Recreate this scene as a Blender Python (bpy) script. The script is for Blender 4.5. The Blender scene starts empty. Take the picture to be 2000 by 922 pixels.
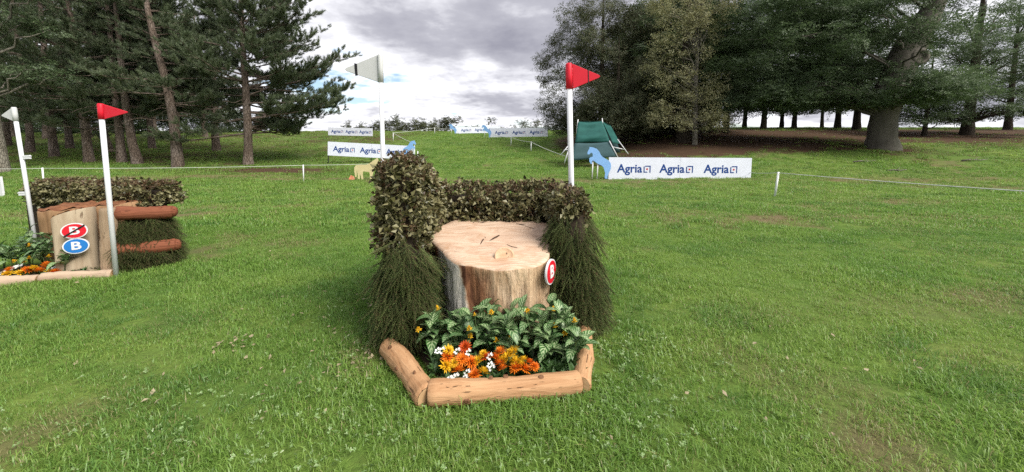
import bpy, math, random
import numpy as np
from mathutils import Vector, Matrix, Euler
R = math.radians
random.seed(5)
rng = np.random.default_rng(5)
S = bpy.context.scene
C = S.collection
# ---------------------------------------------------------------- camera
F, PX, PY, H = 720.0, 1000.0, 352.0, 1.65           # focal length and principal point in photograph pixels, eye height
PITCH = math.atan(62.0 / F)
cam = bpy.data.cameras.new('camera'); camo = bpy.data.objects.new('camera', cam); C.objects.link(camo)
cam.sensor_width = 36; cam.lens = 36 * F / 2000; cam.shift_y = (PY - 461) / 2000
cam.clip_end = 3000; cam.clip_start = 0.05
camo.location = (0, 0, H); camo.rotation_euler = (math.pi / 2 - PITCH, 0, 0)
S.camera = camo
# ---------------------------------------------------------------- light and sky
SUN_EL, SUN_AZ = 47, 125       # azimuth clockwise from +Y: to the right and a little behind the camera, veiled by cloud
wd = bpy.data.worlds.new('World'); S.world = wd; wd.use_nodes = True
wd.cycles.sampling_method = 'NONE'
def build_world():
    nt = wd.node_tree; n = nt.nodes; l = nt.links; n.clear()
    out = n.new('ShaderNodeOutputWorld')
    sky = n.new('ShaderNodeTexSky'); sky.sky_type = 'NISHITA'; sky.sun_disc = False
    sky.sun_elevation = R(SUN_EL); sky.sun_rotation = R(SUN_AZ); sky.air_density = 1.0; sky.dust_density = 1.2
    b1 = n.new('ShaderNodeBackground'); b1.inputs[1].default_value = 0.085
    l.new(sky.outputs[0], b1.inputs[0])
    tc = n.new('ShaderNodeTexCoord'); sep = n.new('ShaderNodeSeparateXYZ'); l.new(tc.outputs['Generated'], sep.inputs[0])
    def M(op, a, b=None):
        m = n.new('ShaderNodeMath'); m.operation = op
        for i, q in enumerate((a, b)):
            if q is None: continue
            if isinstance(q, (int, float)): m.inputs[i].default_value = q
            else: l.new(q, m.inputs[i])
        return m.outputs[0]
    zc = M('ADD', M('MAXIMUM', sep.outputs[2], 0.0), 0.16)
    cb = n.new('ShaderNodeCombineXYZ')
    l.new(M('DIVIDE', sep.outputs[0], zc), cb.inputs[0]); l.new(M('DIVIDE', sep.outputs[1], zc), cb.inputs[1])
    cb.inputs[2].default_value = 3.7
    def noise(scale, det, rough, off, dist=0.0):
        mp = n.new('ShaderNodeMapping'); mp.inputs['Location'].default_value = off
        l.new(cb.outputs[0], mp.inputs[0])
        t = n.new('ShaderNodeTexNoise'); t.inputs['Scale'].default_value = scale; t.inputs['Detail'].default_value = det
        t.inputs['Roughness'].default_value = rough; t.inputs['Distortion'].default_value = dist
        l.new(mp.outputs[0], t.inputs['Vector']); return t.outputs['Fac']
    def ramp(v, stops):
        r = n.new('ShaderNodeValToRGB'); l.new(v, r.inputs[0]); e = r.color_ramp.elements
        while len(e) < len(stops): e.new(0.5)
        for i, (p, c) in enumerate(stops): e[i].position = p; e[i].color = (*c, 1)
        return r.outputs[0]
    big = noise(0.62, 5, 0.58, (5.3, 1.6, 0))
    fine = noise(2.1, 6, 0.62, (7.1, 3.2, 0))
    low = M('MULTIPLY', M('SUBTRACT', 1.0, M('MINIMUM', M('MULTIPLY', M('MAXIMUM', sep.outputs[2], 0.0), 4.0), 1.0)), 0.06)    # cloud thins towards the skyline
    dens = M('SUBTRACT', M('ADD', M('MULTIPLY', big, 0.62), M('MULTIPLY', fine, 0.38)), low)
    thick = ramp(dens, [(0.36, (0.74, 0.74, 0.76)), (0.435, (0.57, 0.57, 0.595)), (0.49, (0.40, 0.40, 0.43)), (0.545, (0.265, 0.265, 0.298)), (0.66, (0.175, 0.175, 0.21))])
    b2 = n.new('ShaderNodeBackground'); b2.inputs[1].default_value = 1.0; l.new(thick, b2.inputs[0])
    mask = ramp(dens, [(0.365, (0, 0, 0)), (0.42, (1, 1, 1))])
    mx = n.new('ShaderNodeMixShader'); l.new(mask, mx.inputs[0]); l.new(b1.outputs[0], mx.inputs[1]); l.new(b2.outputs[0], mx.inputs[2])
    l.new(mx.outputs[0], out.inputs[0])
build_world()
sl = bpy.data.lights.new('sun', 'SUN'); so = bpy.data.objects.new('sun', sl); C.objects.link(so)
sl.energy = 2.9; sl.angle = R(34); sl.color = (1.0, 0.95, 0.86)
_d = Vector((math.sin(R(SUN_AZ)) * math.cos(R(SUN_EL)), math.cos(R(SUN_AZ)) * math.cos(R(SUN_EL)), math.sin(R(SUN_EL))))
so.rotation_euler = (-_d).to_track_quat('-Z', 'Y').to_euler()
vs = S.view_settings; vs.view_transform = 'Standard'; vs.look = 'None'; vs.exposure = 1.08; vs.gamma = 1; vs.use_curve_mapping = False
S.cycles.max_bounces = 3; S.cycles.diffuse_bounces = 2; S.cycles.glossy_bounces = 1; S.cycles.transparent_max_bounces = 4; S.cycles.transmission_bounces = 2
S.cycles.use_adaptive_sampling = True; S.cycles.adaptive_threshold = 0.02; S.cycles.use_denoising = False

# ---------------------------------------------------------------- terrain
_cy = [-50, 19, 22, 26, 32, 40, 48, 56, 62, 75, 90, 140, 300, 900]
_cz = [0, 0, .2, .5, 1.2, 2.1, 3.1, 3.75, 4.2, 5.1, 5.3, 4.5, 3, 0]
_by = [-50, 18.5, 22, 26, 32, 40, 60, 75, 100, 900]
_bz = [0, 0, .42, 1.12, 1.3, 1.35, .8, .3, 0, 0]
_ys = np.arange(-50, 900, .5); _k = np.exp(-.5 * (np.arange(-8, 9) / 3.0) ** 2); _k /= _k.sum()
def _smooth(a): return np.convolve(np.pad(a, 8, mode='edge'), _k, 'valid')
_tz = _smooth(np.interp(_ys, _cy, _cz)); _tb = _smooth(np.interp(_ys, _by, _bz))
def sstep(a, b, x): t = np.clip((x - a) / (b - a), 0, 1); return t * t * (3 - 2 * t)
def zt(x, y):
    x = np.asarray(x, float); y = np.asarray(y, float)
    z = np.interp(y, _ys, _tz) + np.interp(y, _ys, _tb) * sstep(2, 15, x)
    und = .03 * np.sin(x * .55 + 1.3) * np.sin(y * .47 + .4) + .018 * np.sin(x * 1.7 + y * .9)
    return z + und * sstep(5, 9, y)
def ray(px, py):
    a = (px - PX) / F; b = (PY - py) / F; c, s = math.cos(PITCH), math.sin(PITCH)
    return Vector((a, c + b * s, -s + b * c))
def P(px, py, d):                     # the point at depth d (metres along +Y) seen at a photograph pixel
    r = ray(px, py); return Vector((0, 0, H)) + r * (d / r.y)
def G(px, py, lo=1.5, hi=140):        # the ground point seen there
    r = ray(px, py); y = lo
    while y < hi:
        p = Vector((0, 0, H)) + r * (y / r.y)
        if p.z <= float(zt(p.x, p.y)): return p
        y += .03 + y * .002
    return p
def gz(x, y): return float(zt(x, y))
# brown, dry and litter masks of ground cover; litter includes painted tree shade
_dry = [(1650, 770, .35, .3, .5), (1720, 865, .28, .3, .75), (1500, 745, .2, .3, .5), (1905, 700, .7, .3, .35), (1420, 690, .4, .3, .35), (1500, 610, 1.2, .4, .3), (1800, 600, 1.5, .5, .35),
        (380, 420, 1.0, .28, 1.0), (560, 405, 1.3, .25, .6), (150, 800, .5, .2, .25), (330, 640, .5, .4, .25), (1650, 425, 2.5, .35, .5), (1780, 395, 3, .5, .4), (980, 352, 6, .5, .8),
        (1400, 352, 5, .5, .45), (1800, 352, 10, .9, .6), (620, 350, 6, .5, .7), (450, 345, 5, .7, .9), (720, 690, .25, .3, .5), (60, 420, 2.5, .5, .6), (260, 347, 8, .8, .8), (1930, 430, 3, .8, .35)]
_dry = [(G(a, b), sx, sy, w) for a, b, sx, sy, w in _dry]
def vnoise(x, y, s, seed=0):
    x = np.asarray(x) * s; y = np.asarray(y) * s
    xi = np.floor(x).astype(np.int64); yi = np.floor(y).astype(np.int64); fx = x - xi; fy = y - yi
    def h(a, b):
        k = (a * 374761393 + b * 668265263 + seed * 144665) & 0xffffffff
        k = ((k ^ (k >> 13)) * 1274126177) & 0xffffffff
        return ((k ^ (k >> 16)) & 0xffff) / 65535.0
    u = fx * fx * (3 - 2 * fx); v = fy * fy * (3 - 2 * fy)
    return (h(xi, yi) * (1 - u) + h(xi + 1, yi) * u) * (1 - v) + (h(xi, yi + 1) * (1 - u) + h(xi + 1, yi + 1) * u) * v
def dryness(x, y):
    x = np.asarray(x, float); y = np.asarray(y, float); o = np.zeros_like(x)
    for p, sx, sy, w in _dry: o = np.maximum(o, w * np.exp(-((x - p.x) / sx) ** 2 - ((y - p.y) / sy) ** 2))
    n = .55 * vnoise(x, y, 1.1, 3) + .45 * vnoise(x, y, 4.5, 4)
    base = sstep(.62, .85, .6 * vnoise(x, y, .5, 8) + .4 * vnoise(x, y, 2.2, 9)) * .55
    side = .22 * sstep(1.5, 8, x) * sstep(.3, .8, vnoise(x, y * 2.0, .9, 5))
    return np.clip(o * (.35 + 1.1 * n) + base + side, 0, 1)
def litter_shade(x, y):
    x = np.asarray(x, float); y = np.asarray(y, float)
    n = .6 * vnoise(x, y, .35, 11) + .4 * vnoise(x, y, 1.3, 12)
    a = sstep(5, 10, x) * sstep(22.5, 27, y + 4 * (n - .5)) * (1 - sstep(40, 50, y)) * (1 - .6 * sstep(19, 30, x))  # right bank: leaf litter, spread wider to paint in the shade below the trees
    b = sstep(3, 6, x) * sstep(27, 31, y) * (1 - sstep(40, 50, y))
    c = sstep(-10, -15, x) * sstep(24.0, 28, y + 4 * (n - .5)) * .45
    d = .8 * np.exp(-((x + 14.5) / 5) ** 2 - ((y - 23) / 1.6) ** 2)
    return np.clip(np.maximum(np.maximum(np.maximum(a, b), c), d) * (.35 + 1.0 * n), 0, 1)

# ---------------------------------------------------------------- mesh helpers
class MB:
    def __init__(s): s.v = []; s.f = []; s.m = []; s.uv = []; s.n = 0
    def add(s, v, f, m=0, uv=None):
        v = np.asarray(v, float).reshape(-1, 3); s.v.append(v); o = s.n; s.n += len(v)
        for q in f: s.f.append([i + o for i in q]); s.m.append(m)
        s.uv.append(np.zeros((len(v), 2)) if uv is None else np.asarray(uv, float)); return s
    def box(s, c, h, rot=None, m=0):
        v = np.array([(x, y, z) for x in (-1, 1) for y in (-1, 1) for z in (-1, 1)], float) * h
        if rot is not None: v = v @ np.array(Euler(rot).to_matrix()).T
        return s.add(v + np.array(c), [(0, 1, 3, 2), (4, 6, 7, 5), (0, 4, 5, 1), (2, 3, 7, 6), (0, 2, 6, 4), (1, 5, 7, 3)], m)
    def tube(s, pts, rad, n=8, cap=True, m=0, jit=0.0, r=None):
        pts = np.asarray(pts, float); k = len(pts); rad = np.broadcast_to(np.asarray(rad, float), (k,))
        t = np.gradient(pts, axis=0); t /= np.linalg.norm(t, axis=1)[:, None] + 1e-9
        ref = np.array((0, 0, 1.)) if abs(t[0, 2]) < .8 else np.array((1., 0, 0))
        u = np.cross(t, ref); u /= np.linalg.norm(u, axis=1)[:, None] + 1e-9; w = np.cross(t, u)
        a = np.arange(n) * 2 * math.pi / n
        rr = rad[:, None] * np.ones((1, n))
        if jit: rr = rr * (1 + jit * ((r or rng).random((k, n)) - .5))
        v = pts[:, None, :] + rr[..., None] * (np.cos(a)[None, :, None] * u[:, None, :] + np.sin(a)[None, :, None] * w[:, None, :])
        f = [(i * n + j, i * n + (j + 1) % n, (i + 1) * n + (j + 1) % n, (i + 1) * n + j) for i in range(k - 1) for j in range(n)]
        if cap: f += [tuple(range(n))[::-1], tuple((k - 1) * n + j for j in range(n))]
        return s.add(v.reshape(-1, 3), f, m)
    def extrude(s, outline, th, M=None, m=0):       # outline in x,z; thickness along y
        o = np.asarray(outline, float); k = len(o)
        v = np.concatenate([np.c_[o[:, 0], np.full(k, -th / 2), o[:, 1]], np.c_[o[:, 0], np.full(k, th / 2), o[:, 1]]])
        if M is not None: v = np.array([M @ Vector(q) for q in v])
        return s.add(v, [tuple(range(k)), tuple(range(2 * k - 1, k - 1, -1))] + [(i, i + k, (i + 1) % k + k, (i + 1) % k) for i in range(k)], m)
    def mesh(s, name, mats, smooth=True, uv=False):
        me = bpy.data.meshes.new(name); v = np.concatenate(s.v)
        me.from_pydata(v.tolist(), [], s.f)
        for m in (mats if isinstance(mats, (list, tuple)) else [mats]): me.materials.append(m)
        if max(s.m): me.polygons.foreach_set('material_index', s.m)
        if smooth: me.polygons.foreach_set('use_smooth', [True] * len(me.polygons))
        if uv:
            ul = me.uv_layers.new(name='UVMap'); li = np.zeros(len(me.loops), int); me.loops.foreach_get('vertex_index', li)
            ul.data.foreach_set('uv', np.concatenate(s.uv)[li].ravel())
        me.update(); return me
    def obj(s, name, mats, parent=None, smooth=True, uv=False, loc=None):
        return link(name, s.mesh(name, mats, smooth, uv), parent, loc)
def link(name, data, parent=None, loc=None):
    o = bpy.data.objects.new(name, data); C.objects.link(o)
    if parent is not None: o.parent = parent
    if loc is not None: o.location = loc
    return o
def tag(o, label, cat, group=None):
    o['label'] = label; o['category'] = cat
    if group: o['group'] = group
    return o
def thing(name, label, cat, loc=(0, 0, 0), group=None, rz=0):
    o = link(name, None, None, loc); o.rotation_euler = (0, 0, rz); o.empty_display_size = .2
    return tag(o, label, cat, group)
def kind(o, k): o['kind'] = k; return o
def recalc(o):
    import bmesh
    b = bmesh.new(); b.from_mesh(o.data); bmesh.ops.recalc_face_normals(b, faces=b.faces); b.to_mesh(o.data); b.free(); return o
def bevel(o, w, seg=2):
    m = o.modifiers.new('bevel', 'BEVEL'); m.width = w; m.segments = seg; m.limit_method = 'ANGLE'; return o

def scatter(name, pts, rot, scl, protos, parent=None, idx=None, extra=None):
    """points that carry small foliage pieces: one object"""
    pts = np.asarray(pts, float).reshape(-1, 3); k = len(pts)
    me = bpy.data.meshes.new(name); me.vertices.add(k); me.vertices.foreach_set('co', pts.ravel())
    a = me.attributes.new('rot', 'FLOAT_VECTOR', 'POINT'); a.data.foreach_set('vector', np.asarray(rot, float).ravel())
    a = me.attributes.new('scl', 'FLOAT', 'POINT'); a.data.foreach_set('value', np.broadcast_to(np.asarray(scl, float), (k,)).copy())
    if idx is None: idx = np.random.default_rng(k).integers(0, len(protos), k)
    a = me.attributes.new('idx', 'INT', 'POINT'); a.data.foreach_set('value', np.asarray(idx, np.int32))
    for nm, val in (extra or {}).items():
        a = me.attributes.new(nm, 'FLOAT', 'POINT'); a.data.foreach_set('value', np.asarray(val, float))
    o = link(name, me, parent)
    key = '_'.join(p.name for p in protos)
    ng = bpy.data.node_groups.get('scatter_' + key)
    if ng is None:
        ng = bpy.data.node_groups.new('scatter_' + key, 'GeometryNodeTree'); N = ng.nodes; L = ng.links
        ng.interface.new_socket('Geometry', in_out='INPUT', socket_type='NodeSocketGeometry')
        ng.interface.new_socket('Geometry', in_out='OUTPUT', socket_type='NodeSocketGeometry')
        gi = N.new('NodeGroupInput'); go = N.new('NodeGroupOutput')
        jn = N.new('GeometryNodeJoinGeometry')
        for p in protos:
            oi = N.new('GeometryNodeObjectInfo'); oi.inputs['Object'].default_value = p
            g2 = N.new('GeometryNodeGeometryToInstance'); L.new(oi.outputs['Geometry'], g2.inputs[0]); L.new(g2.outputs[0], jn.inputs[0])
        ip = N.new('GeometryNodeInstanceOnPoints'); L.new(gi.outputs[0], ip.inputs['Points']); L.new(jn.outputs[0], ip.inputs['Instance'])
        ip.inputs['Pick Instance'].default_value = True
        def na(nm, t):
            q = N.new('GeometryNodeInputNamedAttribute'); q.data_type = t; q.inputs[0].default_value = nm; return q.outputs[0]
        e2 = N.new('FunctionNodeEulerToRotation'); L.new(na('rot', 'FLOAT_VECTOR'), e2.inputs[0]); L.new(e2.outputs[0], ip.inputs['Rotation'])
        L.new(na('scl', 'FLOAT'), ip.inputs['Scale']); L.new(na('idx', 'INT'), ip.inputs['Instance Index'])
        L.new(ip.outputs[0], go.inputs[0])
    o.modifiers.new('scatter', 'NODES').node_group = ng
    return o
def proto(name, mb, mats, smooth=True, uv=False):
    return bpy.data.objects.new(name, mb.mesh(name, mats, smooth, uv))
def aim(dirs, roll, axis='Y'):
    """Euler angles that turn the local axis onto each direction, rolled about it"""
    out = []
    for d, r in zip(dirs, roll):
        q = Vector(d).to_track_quat(axis, 'Z' if axis == 'Y' else 'Y')
        out.append(tuple((q.to_matrix() @ Matrix.Rotation(r, 3, axis)).to_euler()))
    return np.array(out).reshape(-1, 3)

# ---------------------------------------------------------------- material helpers
class NT:
    def __init__(s, name):
        s.m = bpy.data.materials.new(name); s.m.use_nodes = True; s.t = s.m.node_tree; s.n = s.t.nodes; s.n.clear()
        s.out = s.n.new('ShaderNodeOutputMaterial')
    def new(s, t, **k):
        q = s.n.new('ShaderNode' + t)
        for a, b in k.items(): setattr(q, a, b)
        return q
    def put(s, sock, v):
        if hasattr(v, 'is_linked'): s.t.links.new(v, sock)
        elif isinstance(v, (tuple, list)): sock.default_value = (*v, 1) if len(v) == 3 and len(sock.default_value) == 4 else v
        else: sock.default_value = v
    def math(s, op, a, b=0.0, clamp=False):
        q = s.new('Math', operation=op, use_clamp=clamp); s.put(q.inputs[0], a); s.put(q.inputs[1], b); return q.outputs[0]
    def mix(s, f, a, b, blend='MIX'):
        q = s.new('Mix', data_type='RGBA', blend_type=blend); s.put(q.inputs[0], f); s.put(q.inputs[6], a); s.put(q.inputs[7], b); return q.outputs[2]
    def coord(s, kind='Object', scale=(1, 1, 1), loc=(0, 0, 0)):
        if kind == 'World': v = s.new('NewGeometry').outputs['Position']
        else: v = s.new('TexCoord').outputs[kind]
        q = s.new('Mapping'); q.inputs['Scale'].default_value = scale; q.inputs['Location'].default_value = loc; s.put(q.inputs[0], v); return q.outputs[0]
    def noise(s, vec, scale, det=4, rough=.55, dist=0.0):
        q = s.new('TexNoise'); s.put(q.inputs['Vector'], vec); q.inputs['Scale'].default_value = scale; q.inputs['Detail'].default_value = det
        q.inputs['Roughness'].default_value = rough; q.inputs['Distortion'].default_value = dist; return q.outputs['Fac']
    def ramp(s, v, stops):
        q = s.new('ValToRGB'); s.put(q.inputs[0], v); e = q.color_ramp.elements
        while len(e) < len(stops): e.new(.5)
        for i, (p, c) in enumerate(stops):
            e[i].position = p; e[i].color = (c, c, c, 1) if isinstance(c, (int, float)) else (*c, 1)
        return q.outputs[0]
    def attr(s, nm, t='GEOMETRY'):
        q = s.new('Attribute', attribute_name=nm, attribute_type=t); return q.outputs['Fac']
    def foliage(s, col, transl=.25, gloss=.04, rough=.4):
        a = s.new('BsdfDiffuse'); s.put(a.inputs[0], col); t = s.new('BsdfTranslucent'); s.put(t.inputs[0], col)
        x = s.new('MixShader'); x.inputs[0].default_value = transl; s.t.links.new(a.outputs[0], x.inputs[1]); s.t.links.new(t.outputs[0], x.inputs[2]); o = x.outputs[0]
        if gloss:
            g = s.new('BsdfGlossy'); g.inputs['Roughness'].default_value = rough; y = s.new('MixShader'); y.inputs[0].default_value = gloss
            s.t.links.new(o, y.inputs[1]); s.t.links.new(g.outputs[0], y.inputs[2]); o = y.outputs[0]
        s.t.links.new(o, s.out.inputs[0]); return s.m
    def finish(s, col, rough=.8, bump=None, bd=.01, bs=1.0, transl=0.0, spec=.3, tcol=None):
        b = s.new('BsdfPrincipled'); s.put(b.inputs['Base Color'], col); s.put(b.inputs['Roughness'], rough)
        b.inputs['Specular IOR Level'].default_value = spec
        if bump is not None:
            q = s.new('Bump'); q.inputs['Distance'].default_value = bd; q.inputs['Strength'].default_value = bs; s.put(q.inputs['Height'], bump)
            s.t.links.new(q.outputs[0], b.inputs['Normal'])
        sh = b.outputs[0]
        if transl:
            t = s.new('BsdfTranslucent'); s.put(t.inputs[0], col if tcol is None else tcol); x = s.new('MixShader'); x.inputs[0].default_value = transl
            s.t.links.new(sh, x.inputs[1]); s.t.links.new(t.outputs[0], x.inputs[2]); sh = x.outputs[0]
        s.t.links.new(sh, s.out.inputs[0]); return s.m
def simple(name, c1, c2=None, scale=6, rough=.7, bump=.0, stretch=(1, 1, 1), spec=.3, bd=.01):
    t = NT(name); v = t.coord('Object', stretch); n = t.noise(v, scale, 5)
    col = t.mix(t.ramp(n, [(.35, 0.0), (.65, 1.0)]), c1, c2 or tuple(x * .85 for x in c1))
    return t.finish(col, rough, n if bump else None, bd, bump or 1, spec=spec)
def leafmat(name, a, b, c=None, transl=.25, rough=.55, wscale=.5, cfac=.2, spec=.3, back=None, gloss=.04, wr=.5):
    """leaf colour varies leaf by leaf, spray by spray and slowly over the place"""
    t = NT(name); g = t.new('NewGeometry'); oi = t.new('ObjectInfo')
    r1 = g.outputs['Random Per Island']; r2 = oi.outputs['Random']
    col = t.mix(t.math('ADD', t.math('MULTIPLY', r1, 1 - wr), t.math('MULTIPLY', r2, wr)), a, b)
    if c: col = t.mix(t.math('LESS_THAN', t.math('FRACT', t.math('MULTIPLY', r1, 17.3)), cfac), col, c)
    if back: col = t.mix(g.outputs['Backfacing'], col, back)
    return t.foliage(col, transl, gloss, rough)

# ================================================================ THE GROUND
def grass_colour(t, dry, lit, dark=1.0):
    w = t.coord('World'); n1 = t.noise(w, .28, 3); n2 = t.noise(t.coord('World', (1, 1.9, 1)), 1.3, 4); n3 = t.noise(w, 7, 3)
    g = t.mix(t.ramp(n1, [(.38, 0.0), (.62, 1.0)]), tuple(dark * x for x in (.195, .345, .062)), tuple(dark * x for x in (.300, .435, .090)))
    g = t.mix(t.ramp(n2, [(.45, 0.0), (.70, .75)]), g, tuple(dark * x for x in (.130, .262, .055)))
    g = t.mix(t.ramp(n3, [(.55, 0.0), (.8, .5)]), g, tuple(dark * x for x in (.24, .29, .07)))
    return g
def ground_mat():
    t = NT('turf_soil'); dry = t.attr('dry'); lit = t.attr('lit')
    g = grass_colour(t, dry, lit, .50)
    n = t.noise(t.coord('World'), 22, 6, .7); n4 = t.noise(t.coord('World'), 3.0, 5, .65)
    g = t.mix(t.ramp(n, [(.4, .0), (.7, .55)]), g, (.035, .045, .015))
    soil = t.mix(n, (.09, .07, .04), (.20, .15, .085))
    g = t.mix(t.ramp(t.math('MULTIPLY', dry, t.math('ADD', n4, .5)), [(.15, 0.0), (.75, .9)]), g, soil)
    lt = t.mix(n4, (.040, .026, .016), (.10, .060, .036))  # litter brown, kept dark to include the tree shade
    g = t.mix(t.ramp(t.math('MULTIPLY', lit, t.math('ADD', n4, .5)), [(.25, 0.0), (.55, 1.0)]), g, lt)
    return t.finish(g, .95, n, .03, .8, spec=.1)
def build_ground():
    ys = np.concatenate([np.arange(-8, 12, .16), np.arange(12, 28, .3), np.arange(28, 90, 1.0), np.arange(90, 200, 8), np.linspace(200, 900, 20)])
    xi = np.concatenate([np.arange(-12, 12, .16), np.arange(12, 45, .6), np.arange(45, 120, 5), np.linspace(120, 700, 18)])
    xs = np.unique(np.concatenate([xi, -xi[xi > 12]])); X, Y = np.meshgrid(xs, ys)
    Z = zt(X, Y); nx, ny = len(xs), len(ys)
    me = bpy.data.meshes.new('ground'); v = np.stack([X, Y, Z], -1).reshape(-1, 3)
    I = (np.arange(ny - 1)[:, None] * nx + np.arange(nx - 1)[None, :]).ravel()
    f = np.stack([I, I + 1, I + nx + 1, I + nx], -1)
    me.vertices.add(len(v)); me.vertices.foreach_set('co', v.ravel()); me.loops.add(f.size); me.loops.foreach_set('vertex_index', f.ravel())
    me.polygons.add(len(f)); me.polygons.foreach_set('loop_start', np.arange(0, f.size, 4)); me.polygons.foreach_set('use_smooth', [True] * len(f))
    me.update(calc_edges=True)
    for nm, fn in (('dry', dryness), ('lit', litter_shade)):
        a = me.attributes.new(nm, 'FLOAT', 'POINT'); a.data.foreach_set('value', fn(v[:, 0], v[:, 1]))
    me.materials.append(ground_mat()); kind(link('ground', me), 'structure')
build_ground()

def grass_mat():
    t = NT('grass_blade'); dry = t.attr('dry', 'INSTANCER'); lit = t.attr('lit', 'INSTANCER'); n1 = t.attr('tone', 'INSTANCER'); n2 = t.attr('dark', 'INSTANCER')
    g = t.mix(n1, (.195, .345, .062), (.300, .435, .090)); g = t.mix(n2, g, (.130, .262, .055))
    r1 = t.new('NewGeometry').outputs['Random Per Island']
    g = t.mix(t.math('MULTIPLY', r1, .45), g, (.125, .25, .05))
    fr = t.math('FRACT', t.math('MULTIPLY', r1, 31.7))
    thr = t.math('ADD', t.math('MULTIPLY', dry, .75), .05)
    g = t.mix(t.math('LESS_THAN', fr, thr), g, (.33, .31, .14))
    fr2 = t.math('FRACT', t.math('MULTIPLY', r1, 57.1))
    g = t.mix(t.math('LESS_THAN', fr2, t.math('MULTIPLY', lit, .6)), g, (.12, .075, .035))
    return t.foliage(g, .48, .025, .4)
def grass_tuft(seed, n, rad, h0, h1, w, bend):
    r = np.random.default_rng(seed); mb = MB()
    for _ in range(n):
        a = r.random() * 6.283; q = rad * math.sqrt(r.random()); x, y = q * math.cos(a), q * math.sin(a)
        h = r.uniform(h0, h1); b = r.random() * 6.283; k = bend * r.uniform(.4, 1.3) * h; ww = w * r.uniform(.7, 1.3)
        dx, dy = math.cos(b), math.sin(b); px_, py_ = -dy * ww, dx * ww
        mid = (x + dx * k * .35, y + dy * k * .35, h * .62); tip = (x + dx * k, y + dy * k, h * (1 - .3 * min(1, bend * .8)))
        mb.add([(x - px_, y - py_, -.01), (x + px_, y + py_, -.01), (mid[0] + px_ * .8, mid[1] + py_ * .8, mid[2]), (mid[0] - px_ * .8, mid[1] - py_ * .8, mid[2]), tip],
               [(0, 1, 2, 3), (3, 2, 4)])
    return mb
def build_grass():
    gm = grass_mat()
    near = [proto('tuft_near%d' % i, grass_tuft(i, 70, .11, 0.016, .041, .0017, 1.25), gm) for i in range(4)]
    far = [proto('tuft_far%d' % i, grass_tuft(20 + i, 46, .16, .03, .075, .0042, .9), gm) for i in range(3)]
    def fill(y0, y1, dens, lim=1.42, xr=None):
        pts = []
        ex = lim * y1 + .4; A = 2 * ex * (y1 - y0); k = int(A * dens)
        x = rng.uniform(-ex, ex, k); y = rng.uniform(y0, y1, k); ok = np.abs(x) < lim * y + .5
        return x[ok], y[ok]
    def emit(name, zones, protos, label):
        X = []; Y = []; SC = []
        for y0, y1, dens, sc in zones:
            x, y = fill(y0, y1, dens); X.append(x); Y.append(y); SC.append(np.full(len(x), sc))
        X = np.concatenate(X); Y = np.concatenate(Y); SC = np.concatenate(SC)
        d = dryness(X, Y); l = litter_shade(X, Y); keep = rng.random(len(X)) > np.maximum(d * .32, np.clip(l * 1.5 - .15, 0, .96))
        # nothing grows inside the two obstacles
        keep &= ~((np.abs(X + .12) < .95) & (Y > 2.55) & (Y < 4.4)) & ~((X > -7.2) & (X < -4.9) & (Y > 4.95 - (X + 5) * .08) & (Y < 5.9))
        X, Y, SC, d, l = X[keep], Y[keep], SC[keep], d[keep], l[keep]; k = len(X)
        SC = SC * (.65 + .75 * vnoise(X, Y, 1.7, 21)) * rng.uniform(.8, 1.2, k) * (1 - .35 * d)
        hgt = np.clip(1.0 - np.hypot(X - (-.05), (Y - 2.6)) / 1.3, 0, 1); SC = SC * (1 + .5 * hgt)
        rot = np.c_[rng.normal(0, .12, k), rng.normal(0, .12, k), rng.uniform(0, 6.283, k)]
        o = scatter(name, np.c_[X, Y, zt(X, Y)], rot, SC, protos, extra={'dry': d, 'lit': l, 'tone': np.clip(sstep(.25, .75, .55 * vnoise(X, Y, .3, 31) + .45 * vnoise(X, Y * 1.6, 1.1, 32)) + rng.normal(0, .26, k), 0, 1), 'dark': np.clip(.8 * sstep(.5, .8, .6 * vnoise(X, Y * 1.9, .9, 33) + .4 * vnoise(X, Y, 3.5, 34)) + rng.normal(0, .22, k), 0, 1)}); kind(o, 'stuff')
        tag(o, label, 'grass')
    emit('lawn_grass', [(1.6, 4.2, 130, 1.1), (4.2, 7.5, 105, 1.25)], near, 'short green lawn grass in the foreground round the obstacles')
    emit('meadow_grass', [(7.5, 13, 40, 1.1), (13, 22, 18, 1.4), (22, 36, 8, 1.8), (36, 80, 2.2, 2.5)], far, 'green meadow grass running up the hill behind the obstacles')
build_grass()
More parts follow.
